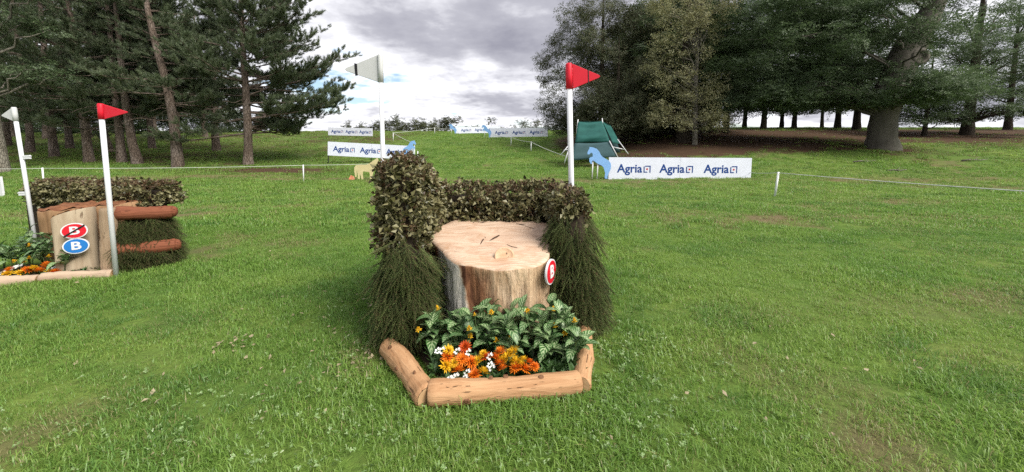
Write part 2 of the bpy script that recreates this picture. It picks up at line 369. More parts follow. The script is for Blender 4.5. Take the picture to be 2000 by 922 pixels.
# ================================================================ MATERIALS OF THE OBSTACLES
WHITE = simple('white_plastic', (.68, .69, .72), (.62, .63, .66), 3, .4)
RED = simple('red_plastic', (.62, .015, .03), (.52, .012, .025), 4, .4)
BLACK = simple('black_tape', (.012, .012, .013), None, 5, .5)
GREEN = simple('green_tape', (.01, .06, .04), None, 5, .5)
BLUE = simple('blue_enamel', (.02, .17, .50), (.018, .15, .45), 4, .4)
def wood(name, a, b, c, sx=(1, 1, 1), sc=5, crack=(.05, .03, .02), cr=.12, bs=.6, grey=None):
    """grain runs along the axis with the smallest stretch"""
    t = NT(name); v = t.coord('Object', sx); n = t.noise(v, sc, 6, .6, .6); n2 = t.noise(t.coord('Object', tuple(.35 * q + .2 for q in sx)), sc * .5, 4)
    col = t.mix(t.ramp(n, [(.32, 0.0), (.62, 1.0)]), a, b); col = t.mix(t.ramp(n2, [(.52, 0.0), (.72, .8)]), col, c)
    if grey: col = t.mix(t.ramp(t.noise(t.coord('Object', (1, 1, .6)), 3.2, 4), [(.55, 0.0), (.62, .7)]), col, grey)
    w = t.noise(v, sc * 2.4, 3, .5, .3); ck = t.ramp(w, [(.27, 1.0), (.27 + cr * .5, 0.0)])
    col = t.mix(t.math('MULTIPLY', ck, .8), col, crack)
    h = t.math('SUBTRACT', n, t.math('MULTIPLY', ck, 1.2))
    return t.finish(col, .75, h, .012, bs, spec=.2)
PEEL = wood('peeled_log', (.36, .18, .075), (.45, .25, .115), (.30, .14, .055), (1, 1, 1), 7, (.12, .06, .03))
def log_mat(name, a, b, c, cr=(.1, .05, .025)): return wood(name, a, b, c, (10, 10, 1.1), 2.6, cr, .13, 1.0)
LOGX = log_mat('planed_log', (.33, .17, .080), (.47, .28, .15), (.23, .11, .05))
REDLOG = log_mat('stained_log', (.14, .045, .023), (.21, .072, .037), (.10, .030, .016), (.04, .015, .01))
POSTW = log_mat('weathered_post', (.29, .20, .125), (.37, .27, .18), (.22, .14, .08))
ENDW = wood('cut_end', (.40, .25, .13), (.47, .31, .17), (.32, .18, .09), (1, 1, 1), 12)

# ================================================================ MAIN OBSTACLE: STUMP
def stump_mat():
    t = NT('stump_wood'); ob = t.new('TexCoord').outputs['Object']; sp = t.new('SeparateXYZ'); t.put(sp.inputs[0], ob)
    x, z = sp.outputs[0], sp.outputs[2]; geo = t.new('NewGeometry'); nz = t.new('SeparateXYZ'); t.put(nz.inputs[0], geo.outputs['Normal'])
    # side: streaks down the grain
    v = t.coord('Object', (4.2, 4.2, 1.1)); s1 = t.noise(v, 2.3, 7, .62, 1.1); s2 = t.noise(t.coord('Object', (2.2, 2.2, .9)), 2.2, 5, .6, .4); s3 = t.noise(t.coord('Object', (22, 22, 1.6)), 2.6, 4, .6)
    tan = t.mix(t.ramp(s1, [(.3, 0.0), (.65, 1.0)]), (.34, .20, .105), (.58, .42, .27)); tan = t.mix(t.ramp(s2, [(.45, 0.0), (.68, .85)]), tan, (.62, .47, .33))
    tan = t.mix(t.ramp(s3, [(.30, .75), (.46, 0.0)]), tan, (.20, .10, .05))
    dk = t.mix(t.ramp(s1, [(.36, 0.0), (.60, 1.0)]), (.085, .034, .018), (.27, .125, .062))
    gry = t.mix(s1, (.44, .41, .36), (.60, .57, .51))
    wob = t.math('MULTIPLY', t.math('SUBTRACT', t.noise(t.coord('Object', (1, 1, .8)), 4.5, 4), .5), .28)
    slant = t.math('ADD', x, t.math('MULTIPLY', t.math('SUBTRACT', z, .45), -.02))
    xx = t.math('ADD', t.math('ADD', slant, t.math('MULTIPLY', t.math('SUBTRACT', z, .50), .42)), wob)
    darkband = t.math('MULTIPLY', t.ramp(t.math('ADD', xx, .5), [(.13, 0.0), (.17, 1.0)]), t.ramp(t.math('ADD', xx, .5), [(.30, 1.0), (.44, 0.0)]))
    side = t.mix(darkband, tan, dk)
    side = t.mix(t.ramp(t.math('ADD', xx, .5), [(.12, 1.0), (.16, 0.0)]), side, gry)
    side = t.mix(t.ramp(t.math('ADD', x, 1.0), [(.36, 1.0), (.42, 0.0)]), side, dk)           # bark on the root at the left
    # top: sawn face with swirling growth rings
    rv = t.coord('Object', (1, 1, .3), (.15, -3.35, 0)); wv = t.new('TexWave', wave_type='RINGS', rings_direction='Z'); t.put(wv.inputs[0], rv)
    wv.inputs['Scale'].default_value = 11; wv.inputs['Distortion'].default_value = 4; wv.inputs['Detail'].default_value = 4; wv.inputs['Detail Scale'].default_value = 1.6
    tn = t.noise(t.coord('Object', (1.2, 3.5, 1)), 3.0, 6, .6, 1.2)
    top = t.mix(t.ramp(tn, [(.32, 0.0), (.66, 1.0)]), (.46, .31, .215), (.64, .50, .385)); top = t.mix(t.math('MULTIPLY', t.ramp(wv.outputs['Fac'], [(.35, 0.0), (.9, 1.0)]), .45), top, (.45, .26, .15))
    top = t.mix(t.ramp(t.noise(t.coord('Object'), 5.5, 4, .6, .5), [(.56, 0.0), (.70, .65)]), top, (.40, .24, .14))
    ck = t.ramp(t.noise(t.coord('Object', (1.0, 5, 1)), 3.3, 4, .5, .8), [(.27, 1.0), (.30, 0.0)])
    top = t.mix(t.math('MULTIPLY', ck, .6), top, (.10, .055, .035))
    ft = t.ramp(nz.outputs[2], [(.28, 0.0), (.40, 1.0)])
    col = t.mix(ft, side, top)
    h = t.mix(ft, t.math('ADD', t.math('MULTIPLY', s1, .7), t.math('MULTIPLY', s3, .4)), t.math('MULTIPLY', tn, .35))
    return t.finish(col, .72, h, .05, 1.0, spec=.22)
STUMPM = stump_mat()
def build_stump():
    root = thing('tree_stump', 'broad pale sawn tree stump forming the middle of the near obstacle', 'stump', (-.05, 3.5, 0))
    px = [(826, 457), (842, 449), (862, 440), (885, 431), (912, 427), (950, 428), (1000, 430), (1042, 431), (1070, 436), (1078, 449), (1077, 470), (1074, 490), (1068, 503), (1050, 511), (1020, 516), (985, 519), (950, 516), (920, 513), (896, 510), (876, 500), (862, 486), (843, 470)]
    out = []
    for a, b in px:                                    # on a slightly tilted plane
        r = ray(a, b); z0, k = .735, .095
        t_ = (z0 - k * 3.0 - H) / (r.z - k * r.y); out.append((r.x * t_, r.y * t_))
    out = np.array(out); n0 = len(out); m = 132
    u = np.linspace(0, n0, m, endpoint=False); i0 = u.astype(int); fr = (u - i0)[:, None]
    def cr(a): return a
    p0, p1, p2, p3 = (out[(i0 + j) % n0] for j in (-1, 0, 1, 2))
    o = .5 * ((2 * p1) + (-p0 + p2) * fr + (2 * p0 - 5 * p1 + 4 * p2 - p3) * fr ** 2 + (-p0 + 3 * p1 - 3 * p2 + p3) * fr ** 3)
    c = np.array((-.08, 3.42)); r2 = np.random.default_rng(2)
    rings = []
    for s in (.001, .2, .4, .58, .72, .83, .91, .965, 1.0):
        q = c + (o - c) * s; ang = np.arctan2(o[:, 1] - c[1], o[:, 0] - c[0]); front = np.clip(-np.sin(ang), 0, 1)
        z = .745 + .095 * (q[:, 1] - 3.0) - front * .032 * sstep(.5, 1.0, s) ** 1.3 - .012 * (s > .99) + .006 * np.sin(q[:, 0] * 17 + q[:, 1] * 9)
        rings.append(np.c_[q, z])
    edge = rings[-1].copy(); flut = .016 * np.sin(np.arange(m) * 1.1) + .012 * np.sin(np.arange(m) * 2.3 + 1) + .012 * r2.normal(size=m)
    for k, s in ((.015, 1.006), (.04, 1.004), (.10, 1.0), (.2, .995), (.33, .995), (.48, 1.0), (.64, 1.01), (.8, 1.04)):
        q = edge[:, :2].copy(); left = sstep(-.50, -.72, q[:, 0])
        q = c + (q - c) * s; q[:, 0] = np.maximum(q[:, 0], np.interp(k, [0, .04, .12, .22, .34, 1], [-.95, -.90, -.82, -.72, -.64, -.62]))
        fl = (flut + .010 * np.sin(np.arange(m) * .47 + k * 3) + .007 * r2.normal(size=m)) * min(1, k * 8)
        q = q + (q - c) * fl[:, None]
        rings.append(np.c_[q, edge[:, 2] - k])
    mb = MB(); K = len(rings); V = np.concatenate(rings)
    V = V - np.array((-.05, 3.5, 0))
    f = [(i * m + j, (i + 1) * m + j, (i + 1) * m + (j + 1) % m, i * m + (j + 1) % m) for i in range(K - 1) for j in range(m)]
    mb.add(V, f); b = mb.obj('body', STUMPM, root); recalc(b)
    # sawn-off branch knot on the front lip, wedge cut and cracks in the top
    kp = P(985, 500, 3.035); nrm = Vector((0, -.80, .60)).normalized()
    u_ = Vector((1, 0, 0)); w_ = nrm.cross(u_)
    mb = MB(); a = np.linspace(0, 6.283, 20, endpoint=False)
    ring = lambda rr, hh: np.array([kp - Vector((-.05, 3.5, 0)) + u_ * math.cos(t) * rr + w_ * math.sin(t) * rr * .92 + nrm * hh for t in a])
    vv = np.concatenate([ring(.086, -.02), ring(.084, .006), ring(.074, .013), ring(.070, .008), ring(.03, .010)])
    mb.add(vv, [(i * 20 + j, i * 20 + (j + 1) % 20, (i + 1) * 20 + (j + 1) % 20, (i + 1) * 20 + j) for i in range(4) for j in range(20)] + [tuple(80 + j for j in range(20))])
    recalc(mb.obj('knot', wood('knot_wood', (.52, .33, .20), (.62, .43, .29), (.40, .22, .12), (1, 1, 1), 16), root))
    dk = simple('crack_wood', (.045, .026, .018), (.09, .05, .03), 30, .9)
    def crack(pxs, w):
        mb = MB(); pts = []
        for a, b in pxs:
            r = ray(a, b); k = .095; t_ = (.741 - k * 3.0 - H) / (r.z - k * r.y); q = Vector((0, 0, H)) + r * t_
            pts.append(np.array(q) - np.array((-.05, 3.5, 0)))
        k = len(pts); mb.tube(pts, [w * max(.25, math.sin(math.pi * (i + .6) / (k + .2))) for i in range(k)], 6, True, 0, .8)
        me = mb.obj('crack', dk, root); me.scale = (1, 1, 1); return me
    for pxs, w in (([(1008, 437), (1022, 439), (1036, 437), (1052, 434)], .008), ([(1010, 437), (1032, 444), (1055, 452), (1068, 462)], .005), ([(944, 462), (947, 466), (950, 469)], .011),
                   ([(952, 474), (958, 471), (966, 466), (975, 460)], .012), ([(938, 478), (943, 470), (949, 463)], .009), ([(921, 461), (925, 457), (928, 453)], .009), ([(990, 478), (1000, 482), (1010, 484)], .006)):
        crack(pxs, w)
build_stump()

# ================================================================ TEXT
def text_mesh(s, size, bold=0.0, ext=.002, mat=None, align='CENTER'):
    cu = bpy.data.curves.new('txt', 'FONT'); cu.body = s; cu.size = size; cu.extrude = ext; cu.offset = bold; cu.align_x = align; cu.align_y = 'CENTER'; cu.resolution_u = 3
    o = bpy.data.objects.new('txt', cu); me = bpy.data.meshes.new_from_object(o); bpy.data.objects.remove(o)
    me.materials.clear(); me.materials.append(mat); return me
def letter(name, s, size, mat, parent, loc, bold=0.0, rot=(math.pi / 2, 0, 0), ext=.002, sx=1.0):
    o = link(name, text_mesh(s, size, bold, ext, mat), parent, loc); o.rotation_euler = rot; o.scale = (sx, 1, 1); return o
def number_disc(label, loc, rz, r, mat, tilt=0, stroke=False, sx=1.0, group=None):
    t = thing('number_disc', label, 'sign', loc, group, rz); t.rotation_euler = (tilt, 0, rz)
    def disc(nm, rr, y0, y1, m):
        a = np.linspace(0, 6.283185, 40, endpoint=False); o = np.c_[np.cos(a) * rr * sx, np.sin(a) * rr]
        mb = MB(); M = Matrix.Translation((0, (y0 + y1) / 2, 0)); mb.extrude(o, abs(y1 - y0), M, 0); return recalc(mb.obj(nm, m, t, smooth=False))
    disc('rim', r, 0, .016, WHITE); disc('face', r * .89, -.0035, .001, mat)
    letter('letter', 'B', r * 1.42, WHITE, t, (0, -.0055, 0), .0035 * r / .1, sx=sx)
    if stroke:
        mb = MB(); mb.box((0, -.009, 0), (r * .98 * sx, .0012, .009), (0, -.62, 0)); mb.obj('diagonal_stroke', BLACK, t, smooth=False)
    return t
number_disc('round red and white letter B sign on the right side of the big stump', P(1077, 531, 2.98) , R(62), .105, RED)

# ================================================================ FOLIAGE PIECES
HEDGE = leafmat('brush_leaf', (.032, .036, .012), (.108, .102, .034), (.135, .075, .035), .15, .45, 2.5, .22, back=(.21, .195, .095), gloss=.045)
HEDGE2 = leafmat('brush_leaf_brown', (.055, .035, .018), (.15, .095, .045), (.10, .105, .04), .15, .55, 2.5, .25)
TWIG = simple('twig_bark', (.05, .03, .02), (.10, .065, .04), 20, .85)
def leaf_quad(mb, p, d, up, L, W, m=0, fold=.25):
    d = np.array(d, float); d /= np.linalg.norm(d) + 1e-9; s = np.cross(d, up); s /= np.linalg.norm(s) + 1e-9; n = np.cross(s, d); p = np.array(p)
    mb.add([p, p + d * L * .42 + s * W * .5 + n * W * fold, p + d * L, p + d * L * .42 - s * W * .5 + n * W * fold, p + d * L * .45],
           [(0, 1, 4), (1, 2, 4), (2, 3, 4), (3, 0, 4)], m)
def sprig(seed, n, ln, L, W):
    r = np.random.default_rng(seed); mb = MB(); pts = np.array([(0, 0, 0), (.1 * ln, .5 * ln, .05 * ln), (.05 * ln, ln, .12 * ln)])
    mb.tube(pts, [.0022, .0016, .0008], 3, False, 1)
    for i in range(n):
        s = (i + .6) / n; a = i * 2.4 + r.random(); p = pts[0] * (1 - s) + pts[2] * s
        leaf_quad(mb, p, (math.cos(a) * .9, .55 + r.normal() * .3, math.sin(a) * .9), (r.normal() * .5, r.normal() * .5, 1), L * r.uniform(.7, 1.2), W * r.uniform(.8, 1.2), 0)
    return mb
HS = [proto('hedge_sprig%d' % i, sprig(i, 7, .085, .048, .036), [HEDGE, TWIG], False) for i in range(4)]
HB = [proto('hedge_brown%d' % i, sprig(30 + i, 7, .08, .038, .024), [HEDGE2, TWIG], False) for i in range(3)]
SPR = leafmat('spruce_needle', (.036, .062, .019), (.155, .200, .066), (.16, .12, .058), .2, .55, 3.0, .09, gloss=.02, wr=.8)
def spruce(seed, ln):
    r = np.random.default_rng(seed); mb = MB()
    def strand(p, d, ln, k, nl):
        d = np.array(d, float); d /= np.linalg.norm(d); pts = [np.array(p, float)]
        for i in range(5):
            d = d + np.array((r.normal() * .05, .12, -.02)); d /= np.linalg.norm(d); pts.append(pts[-1] + d * ln / 5)
        pts = np.array(pts); mb.tube(pts, np.linspace(.0018, .0008, 6), 3, False, 1)
        V = []; Fc = []
        for i in range(k):
            s = (i + .5) / k * 5; j = min(4, int(s)); q = pts[j] * (1 - (s - j)) + pts[j + 1] * (s - j); t = pts[j + 1] - pts[j]; t /= np.linalg.norm(t)
            a = i * 2.399; u = np.cross(t, (0, 0, 1.)); u /= np.linalg.norm(u); w = np.cross(t, u); rd = math.cos(a) * u + math.sin(a) * w
            e = (t * .8 + rd) / 1.28 * nl * r.uniform(.8, 1.2); sd = np.cross(e, rd + .3 * t); sd = sd / (np.linalg.norm(sd) + 1e-9) * .0028
            o = len(V); V += [q - sd, q + sd, q + e]; Fc.append((o, o + 1, o + 2))
        mb.add(V, Fc, 0); return pts
    main = strand((0, 0, 0), (0, 1, 0), ln, 74, .022)
    for i in range(5):
        sgn = 1 if i % 2 else -1; b = main[1 + i // 2]; strand(b, (sgn * .8, 1, r.normal() * .25), ln * r.uniform(.4, .65), 40, .019)
    return mb
SP = [proto('spruce_twig%d' % i, spruce(i, .27), [SPR, TWIG], False) for i in range(5)]
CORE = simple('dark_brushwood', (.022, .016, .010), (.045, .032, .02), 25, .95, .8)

def hedge(root, slabs, seed, dens=430, brown_top=1.0, core=True, leafscale=1.0):
    """slabs: (x0,y0,x1,y1,half thickness,z low start,z low end,z high start,z high end), a run of brush between two plan points"""
    r = np.random.default_rng(seed); A = {'green': ([], [], []), 'brown': ([], [], [])}
    mb = MB()
    for (x0, y0, x1, y1, th, la, lb, ha, hb, faces) in slabs:
        a = np.array((x0, y0)); b = np.array((x1, y1)); L = np.linalg.norm(b - a); t = (b - a) / L; n = np.array((t[1], -t[0]))
        def put(u, v, w, nr, br):
            # u along, v across (-1..1), w height fraction
            lump = .05 * (float(vnoise(u * L * 4 + x0 * 7, w * 4 + v * 3 + y0, 1.0, 77)) - .4); p = a + t * u * L + n * v * (th + lump); lo = la + (lb - la) * u; hi = ha + (hb - ha) * u; z = lo + (hi - lo) * w + (lump * 1.2 - .07 * abs(v) ** 3 * (hi - lo > .6)) * (w > .9)
            d = np.array(nr, float) + r.normal(size=3) * .55 + np.array((0, 0, .25)); key = 'brown' if r.random() < br else 'green'
            A[key][0].append((p[0] + r.normal() * .015, p[1] + r.normal() * .015, z + r.normal() * .012)); A[key][1].append(d); A[key][2].append(r.uniform(.75, 1.25) * leafscale)
        Hm = (ha + hb - la - lb) / 2
        def face(area, fn):
            for _ in range(int(area * dens)): fn()
        for c in faces:
            if c in 'RL':
                sg = 1 if c == 'R' else -1
                def fn():
                    w = r.random(); rnd = max(0, (w - .86) / .14) ** 2; put(r.random(), sg * (1 - .22 * rnd), w, (n[0] * sg, n[1] * sg, .1), .12 + .5 * brown_top * max(0, w - .6))
                face(L * Hm, fn)
            if c == 'T':
                face(L * 2 * th, lambda: put(r.random(), r.uniform(-1, 1), 1.0 - .02 * r.random(), (0, 0, 1.), .25 + .55 * brown_top))
            if c in 'SE':
                e = 0 if c == 'S' else 1; sg = -1 if c == 'S' else 1
                def fe(e=e, sg=sg):
                    w = r.random(); put(e, r.uniform(-1, 1) * (1 - .15 * max(0, (w - .85) / .15)), w, (t[0] * sg, t[1] * sg, .1), .12 + .4 * brown_top * max(0, w - .6))
                face(2 * th * Hm, fe)
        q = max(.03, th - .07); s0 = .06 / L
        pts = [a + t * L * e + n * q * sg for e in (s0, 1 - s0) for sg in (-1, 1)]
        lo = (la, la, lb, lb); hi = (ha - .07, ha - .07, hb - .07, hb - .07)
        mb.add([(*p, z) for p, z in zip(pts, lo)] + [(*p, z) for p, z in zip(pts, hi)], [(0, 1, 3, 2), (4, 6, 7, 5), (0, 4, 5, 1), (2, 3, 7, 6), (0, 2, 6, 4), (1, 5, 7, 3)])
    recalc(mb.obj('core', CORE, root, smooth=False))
    for key, pr, nm in (('green', HS, 'leafy_brush'), ('brown', HB, 'dry_brush')):
        p, d, s = A[key]; k = len(p)
        kind(scatter(nm, p, aim(d, r.uniform(0, 6.28, k)), s, pr, root), 'stuff')
root = thing('brush_hedge', 'horseshoe of trimmed dark brush wrapped round the big stump, tall at its left', 'hedge')
hedge(root, [(-.932, 2.98, -.96, 3.40, .112, .80, .70, 1.535, 1.50, 'RLTS'), (-.96, 3.40, -1.0, 4.22, .14, .6, .6, 1.50, 1.17, 'RLT'),
             (-1.0, 4.32, .66, 4.26, .17, .55, .55, 1.17, 1.17, 'RTLE'), (.545, 4.2, .550, 3.28, .065, .7, .99, 1.17, 1.19, 'RLTE')], 3, 620)
def skirt(label, top, bot, seed, n):
    """drooping spruce boughs between an upper and a lower plan curve (front to sides)"""
    t = thing('spruce_skirt', label, 'foliage'); r = np.random.default_rng(seed); top = np.array(top, float); bot = np.array(bot, float)
    def cur(c, u):
        u = u * (len(c) - 1); i = min(len(c) - 2, int(u)); return c[i] * (1 - (u - i)) + c[i + 1] * (u - i)
    pts = []; ds = []; sc = []
    for k in range(n):
        u = r.random(); w = r.random() ** .85; a = cur(top, u); b = cur(bot, u); q = a + (b - a) * w; bulge = math.sin(math.pi * min(1, w * 1.1)) * .03
        tg = cur(bot, min(1, u + .02)) - cur(bot, max(0, u - .02)); out = np.array((tg[1], -tg[0], 0)); out /= np.linalg.norm(out) + 1e-9
        d = (b - a); d /= np.linalg.norm(d)
        pts.append(q + out * (bulge + r.uniform(0, .035))); ds.append(d + out * r.uniform(.0, .22) + np.array((r.normal() * .42, r.normal() * .3, r.normal() * .25))); sc.append(r.uniform(.65, 1.1) * (1 if q[2] > .3 else max(.45, (q[2] + .12) / .40)))
    rot = np.array([tuple(Vector(d).to_track_quat('Y', 'Z').to_euler()) for d in ds])
    kind(scatter('spruce_boughs', pts, rot, sc, SP, t), 'stuff')
    mb = MB(); k = len(top); ins = np.array((0, .07, 0)); mid = (top.mean(0) + bot.mean(0)) / 2
    def inw(c): return c + (np.array((mid[0], mid[1] + .12, 0)) - np.array((1, 1, 0)) * c) * .22 * np.array((1, 1, 0))
    v = [inw(c) for c in top] + [inw(c) * np.array((1, 1, 0)) for c in bot]
    mb.add(v, [(i, i + 1, i + 1 + k, i + k) for i in range(k - 1)] + [tuple(range(k))]); mb.obj('core', CORE, t, smooth=False)
skirt('left spruce bough skirt hanging below the tall brush beside the stump', [(-1.00, 3.75, .95), (-1.05, 3.2, .97), (-1.00, 2.93, .96), (-.88, 2.90, .96), (-.80, 2.93, .92), (-.76, 3.02, .85), (-.74, 3.2, .75)],
      [(-1.09, 3.8, .0), (-1.12, 3.2, 0), (-1.03, 2.92, .0), (-.90, 2.86, .0), (-.76, 2.88, .0), (-.70, 2.97, .0), (-.68, 3.2, 0)], 4, 560)
skirt('right spruce bough skirt hanging below the brush beside the lettered disc', [(.40, 3.42, 1.06), (.42, 3.24, 1.08), (.50, 3.16, 1.07), (.60, 3.16, 1.07), (.66, 3.22, 1.08), (.68, 3.6, 1.05), (.68, 4.2, 1.05)],
      [(.38, 3.4, .0), (.40, 3.2, 0), (.50, 3.08, 0), (.66, 3.06, 0), (.80, 3.16, 0), (.84, 3.6, 0), (.82, 4.2, 0)], 5, 500)

# ================================================================ PLANTER LOGS
def log(name, label, a, b, ra, rb, mat, cat='log', group=None, seed=0, n=22, k=22, knots=0, endmat=None, parent=None, flat=None, jit=.035):
    a = Vector(a); b = Vector(b); L = (b - a).length; r = np.random.default_rng(seed)
    o0 = link(name, None, parent, a); o0.rotation_euler = (b - a).to_track_quat('Z', 'Y').to_euler()
    if parent is None: tag(o0, label, cat, group)
    mb = MB(); u = np.linspace(0, 1, k); rad = ra + (rb - ra) * u + .004 * np.sin(u * 9 + seed) + .0022 * r.normal(size=k); ch = .02
    pts = np.c_[.008 * np.sin(u * 5 + seed), .008 * np.cos(u * 4 + seed), u * L]
    pts = np.concatenate([[[pts[0, 0], pts[0, 1], 0]], pts[:1] + [[0, 0, .014]], pts[1:-1], pts[-1:] - [[0, 0, .014]], [[pts[-1, 0], pts[-1, 1], L]]])
    rad = np.concatenate([[rad[0] - .014], rad[:1], rad[1:-1], rad[-1:], [rad[-1] - .014]])
    mb.tube(pts, rad, n, False, 0, jit, r)
    ob = recalc_safe(mb.obj('bark_surface' if not endmat else 'trunk', mat, o0))
    for z, rr, i in ((.0, rad[0], 0), (L, rad[-1], len(pts) - 1)):
        e = MB(); a_ = np.linspace(0, 6.283, n, endpoint=False); e.add([(pts[i, 0] + math.cos(q) * rr * .99, pts[i, 1] + math.sin(q) * rr * .99, z + (-.002 if i == 0 else .002)) for q in a_], [tuple(range(n))] if i else [tuple(range(n))[::-1]])
        e.obj('cut_end', endmat or ENDW, o0, smooth=False)
    kn = simple('log_knot', (.10, .045, .02), (.2, .1, .05), 40, .8) if knots else None
    for j in range(knots):
        z = L * r.uniform(.15, .85); q = r.uniform(0, 6.283); rr = ra + (rb - ra) * z / L
        e = MB(); aa = np.linspace(0, 6.283, 10, endpoint=False); c = np.array((math.cos(q), math.sin(q))) ; tn = np.array((-c[1], c[0])); s = r.uniform(.008, .018)
        ring = lambda f, h: [(*(c * (rr + h) + tn * math.cos(w) * s * f), z + math.sin(w) * s * f * 1.3) for w in aa]
        e.add(ring(1.2, -.012) + ring(1.0, .005) + ring(.6, .003), [(i * 10 + w, i * 10 + (w + 1) % 10, (i + 1) * 10 + (w + 1) % 10, (i + 1) * 10 + w) for i in range(2) for w in range(10)] + [tuple(20 + w for w in range(10))])
        e.obj('knot', kn, o0)
    return o0
def recalc_safe(o): return o
log('edging_log', 'front edging log of the flower bed before the big stump', (-.54, 2.247, .068), (.465, 2.389, .064), .080, .074, LOGX, 'log', None, 1, knots=7, jit=.05)
log('edging_log', 'left edging log of the flower bed, slanting back to the left spruce skirt', (-.535, 2.235, .066), (-.985, 2.82, .07), .078, .080, LOGX, 'log', None, 2, knots=3, jit=.06)
log('edging_log', 'right edging log of the flower bed, running back to the right spruce skirt', (.462, 2.36, .066), (.635, 3.06, .066), .070, .068, LOGX, 'log', None, 3, knots=3, jit=.06)

# ================================================================ PLANTS AND FLOWERS
def zebra_mat():
    t = NT('zebra_leaf'); uv = t.new('TexCoord').outputs['UV']; sp = t.new('SeparateXYZ'); t.put(sp.inputs[0], uv); x, y = sp.outputs[0], sp.outputs[1]
    ax = t.math('ABSOLUTE', t.math('SUBTRACT', x, .5)); w = t.math('FRACT', t.math('MULTIPLY', t.math('SUBTRACT', y, t.math('MULTIPLY', ax, .55)), 6.0))
    line = t.ramp(t.math('ABSOLUTE', t.math('SUBTRACT', w, .5)), [(.13, 1.0), (.22, 0.0)]); mid = t.ramp(ax, [(.02, 1.0), (.05, 0.0)]); edge = t.ramp(ax, [(.40, 1.0), (.46, .0)])
    rnd = t.new('ObjectInfo').outputs['Random']; vein = t.math('MAXIMUM', t.math('MULTIPLY', line, edge), mid)
    vein = t.math('MULTIPLY', vein, t.ramp(rnd, [(.1, .25), (.6, .85)]))
    g = t.mix(rnd, (.035, .10, .026), (.075, .175, .045)); col = t.mix(vein, g, (.50, .60, .34))
    return t.finish(col, .38, t.math('MULTIPLY', line, -1.0), .004, .5, transl=.15, spec=.45)
ZEB = zebra_mat()
GLEAF = leafmat('bedding_leaf', (.035, .09, .025), (.075, .15, .04), None, .2, .5, 4)
def leaf_mesh(name, mat, width, curl, seed, nl=6, nw=4):
    mb = MB(); v = []; uv = []
    for i in range(nl + 1):
        s = i / nl; w = width * (math.sin(math.pi * min(1, s * .93 + .06)) ** .75) * (1 - .25 * s) * (0.02 if i in (nl,) else 1) if i else width * .12
        for j in range(nw + 1):
            q = j / nw - .5; v.append((q * w * 1.0, s * (1 - .18 * curl * s), .10 * abs(q) * 2 * w * 1.4 + .16 * math.sin(s * 2.2) - curl * .45 * s * s + .012 * math.sin(s * 25) * (abs(q) * 2))); uv.append((q + .5, s))
    mb.add(v, [(i * (nw + 1) + j, i * (nw + 1) + j + 1, (i + 1) * (nw + 1) + j + 1, (i + 1) * (nw + 1) + j) for i in range(nl) for j in range(nw)], 0, uv)
    return mb.mesh(name, mat, True, True)
ZL = [leaf_mesh('zebra_leaf%d' % i, ZEB, w, c, i) for i, (w, c) in enumerate(((.56, .5), (.62, .9), (.52, .25), (.58, 1.25)))]
STEM = simple('green_stem', (.05, .09, .025), (.07, .11, .035), 10, .6)
def zebra_plant(label, x, y, z0, hgt, spread, seed, n_st=3, group=None, L=.15):
    r = random.Random(seed); t = thing('zebra_plant', label, 'plant', (x, y, z0), group); mb = MB()
    for s in range(n_st):
        a = r.uniform(0, 6.283) if n_st > 1 else 0; lean = spread * (.25 + .75 * s / max(1, n_st - 1)); tip = Vector((math.cos(a) * lean, math.sin(a) * lean * .6, hgt * r.uniform(.72, 1.05)))
        mid = Vector((tip.x * .35, tip.y * .35, tip.z * .55)); mb.tube([(0, 0, 0), mid, tip], [.006, .005, .003], 5, True)
        az = r.uniform(0, 3.14)
        for k in range(4):
            u = .38 + .62 * k / 3; p = mid.lerp(tip, (u - .38) / .62) if u > .38 else mid; az += 1.57
            for sg in (0, math.pi):
                if r.random() < .08: continue
                th = az + sg + r.uniform(-.35, .35); el = R(r.uniform(-5, 50)) if k < 3 else R(r.uniform(25, 65))
                o = link('leaf', r.choice(ZL), t, p); d = Vector((math.cos(th) * math.cos(el), math.sin(th) * math.cos(el), math.sin(el)))
                o.rotation_euler = d.to_track_quat('Y', 'Z').to_euler(); l = L * r.uniform(.75, 1.25) * (1 - .12 * (k == 3)); o.scale = (l, l, l)
    mb.obj('stem', STEM, t); return t
ORG = leafmat('orange_petal', (.74, .15, .008), (.82, .25, .012), None, .2, .55, 9); YEL = leafmat('yellow_petal', (.80, .46, .010), (.85, .55, .03), None, .2, .55, 9)
WHT = leafmat('white_petal', (.75, .76, .72), (.82, .83, .80), None, .2, .55, 9); DKO = leafmat('dark_orange_petal', (.50, .06, .006), (.62, .09, .008), None, .2, .55, 9)
def bloom_mesh(name, mat, seed, rr=1.0):
    r = np.random.default_rng(seed); mb = MB()
    for ring, (el, ln, k) in enumerate(((5, 1.0, 16), (25, .92, 15), (45, .80, 13), (65, .62, 9), (82, .45, 5))):
        for i in range(k):
            a = (i + .5 * (ring % 2) + r.normal() * .12) * 6.283 / k; e = R(el + r.normal() * 6); d = np.array((math.cos(a) * math.cos(e), math.sin(a) * math.cos(e), math.sin(e)))
            leaf_quad(mb, d * .12 + np.array((0, 0, .04 * ring)), d, (0, 0, 1.) if el < 60 else (d[0], d[1], .3), ln * rr * r.uniform(.88, 1.08), .30, 0, .15)
    return mb.mesh(name, mat, False)
BM = {k: [bloom_mesh('bloom_%s%d' % (k, i), m, i + j * 9) for i in range(2)] for j, (k, m) in enumerate((('orange', ORG), ('yellow', YEL), ('dark', DKO)))}
def small_leaf_ring(mb, z, k, L, r):
    for i in range(k):
        a = r.uniform(0, 6.283); e = r.uniform(.0, .6); leaf_quad(mb, (0, 0, z * r.uniform(.2, .8)), (math.cos(a), math.sin(a), e), (0, 0, 1.), L * r.uniform(.7, 1.2), L * .4, 0)
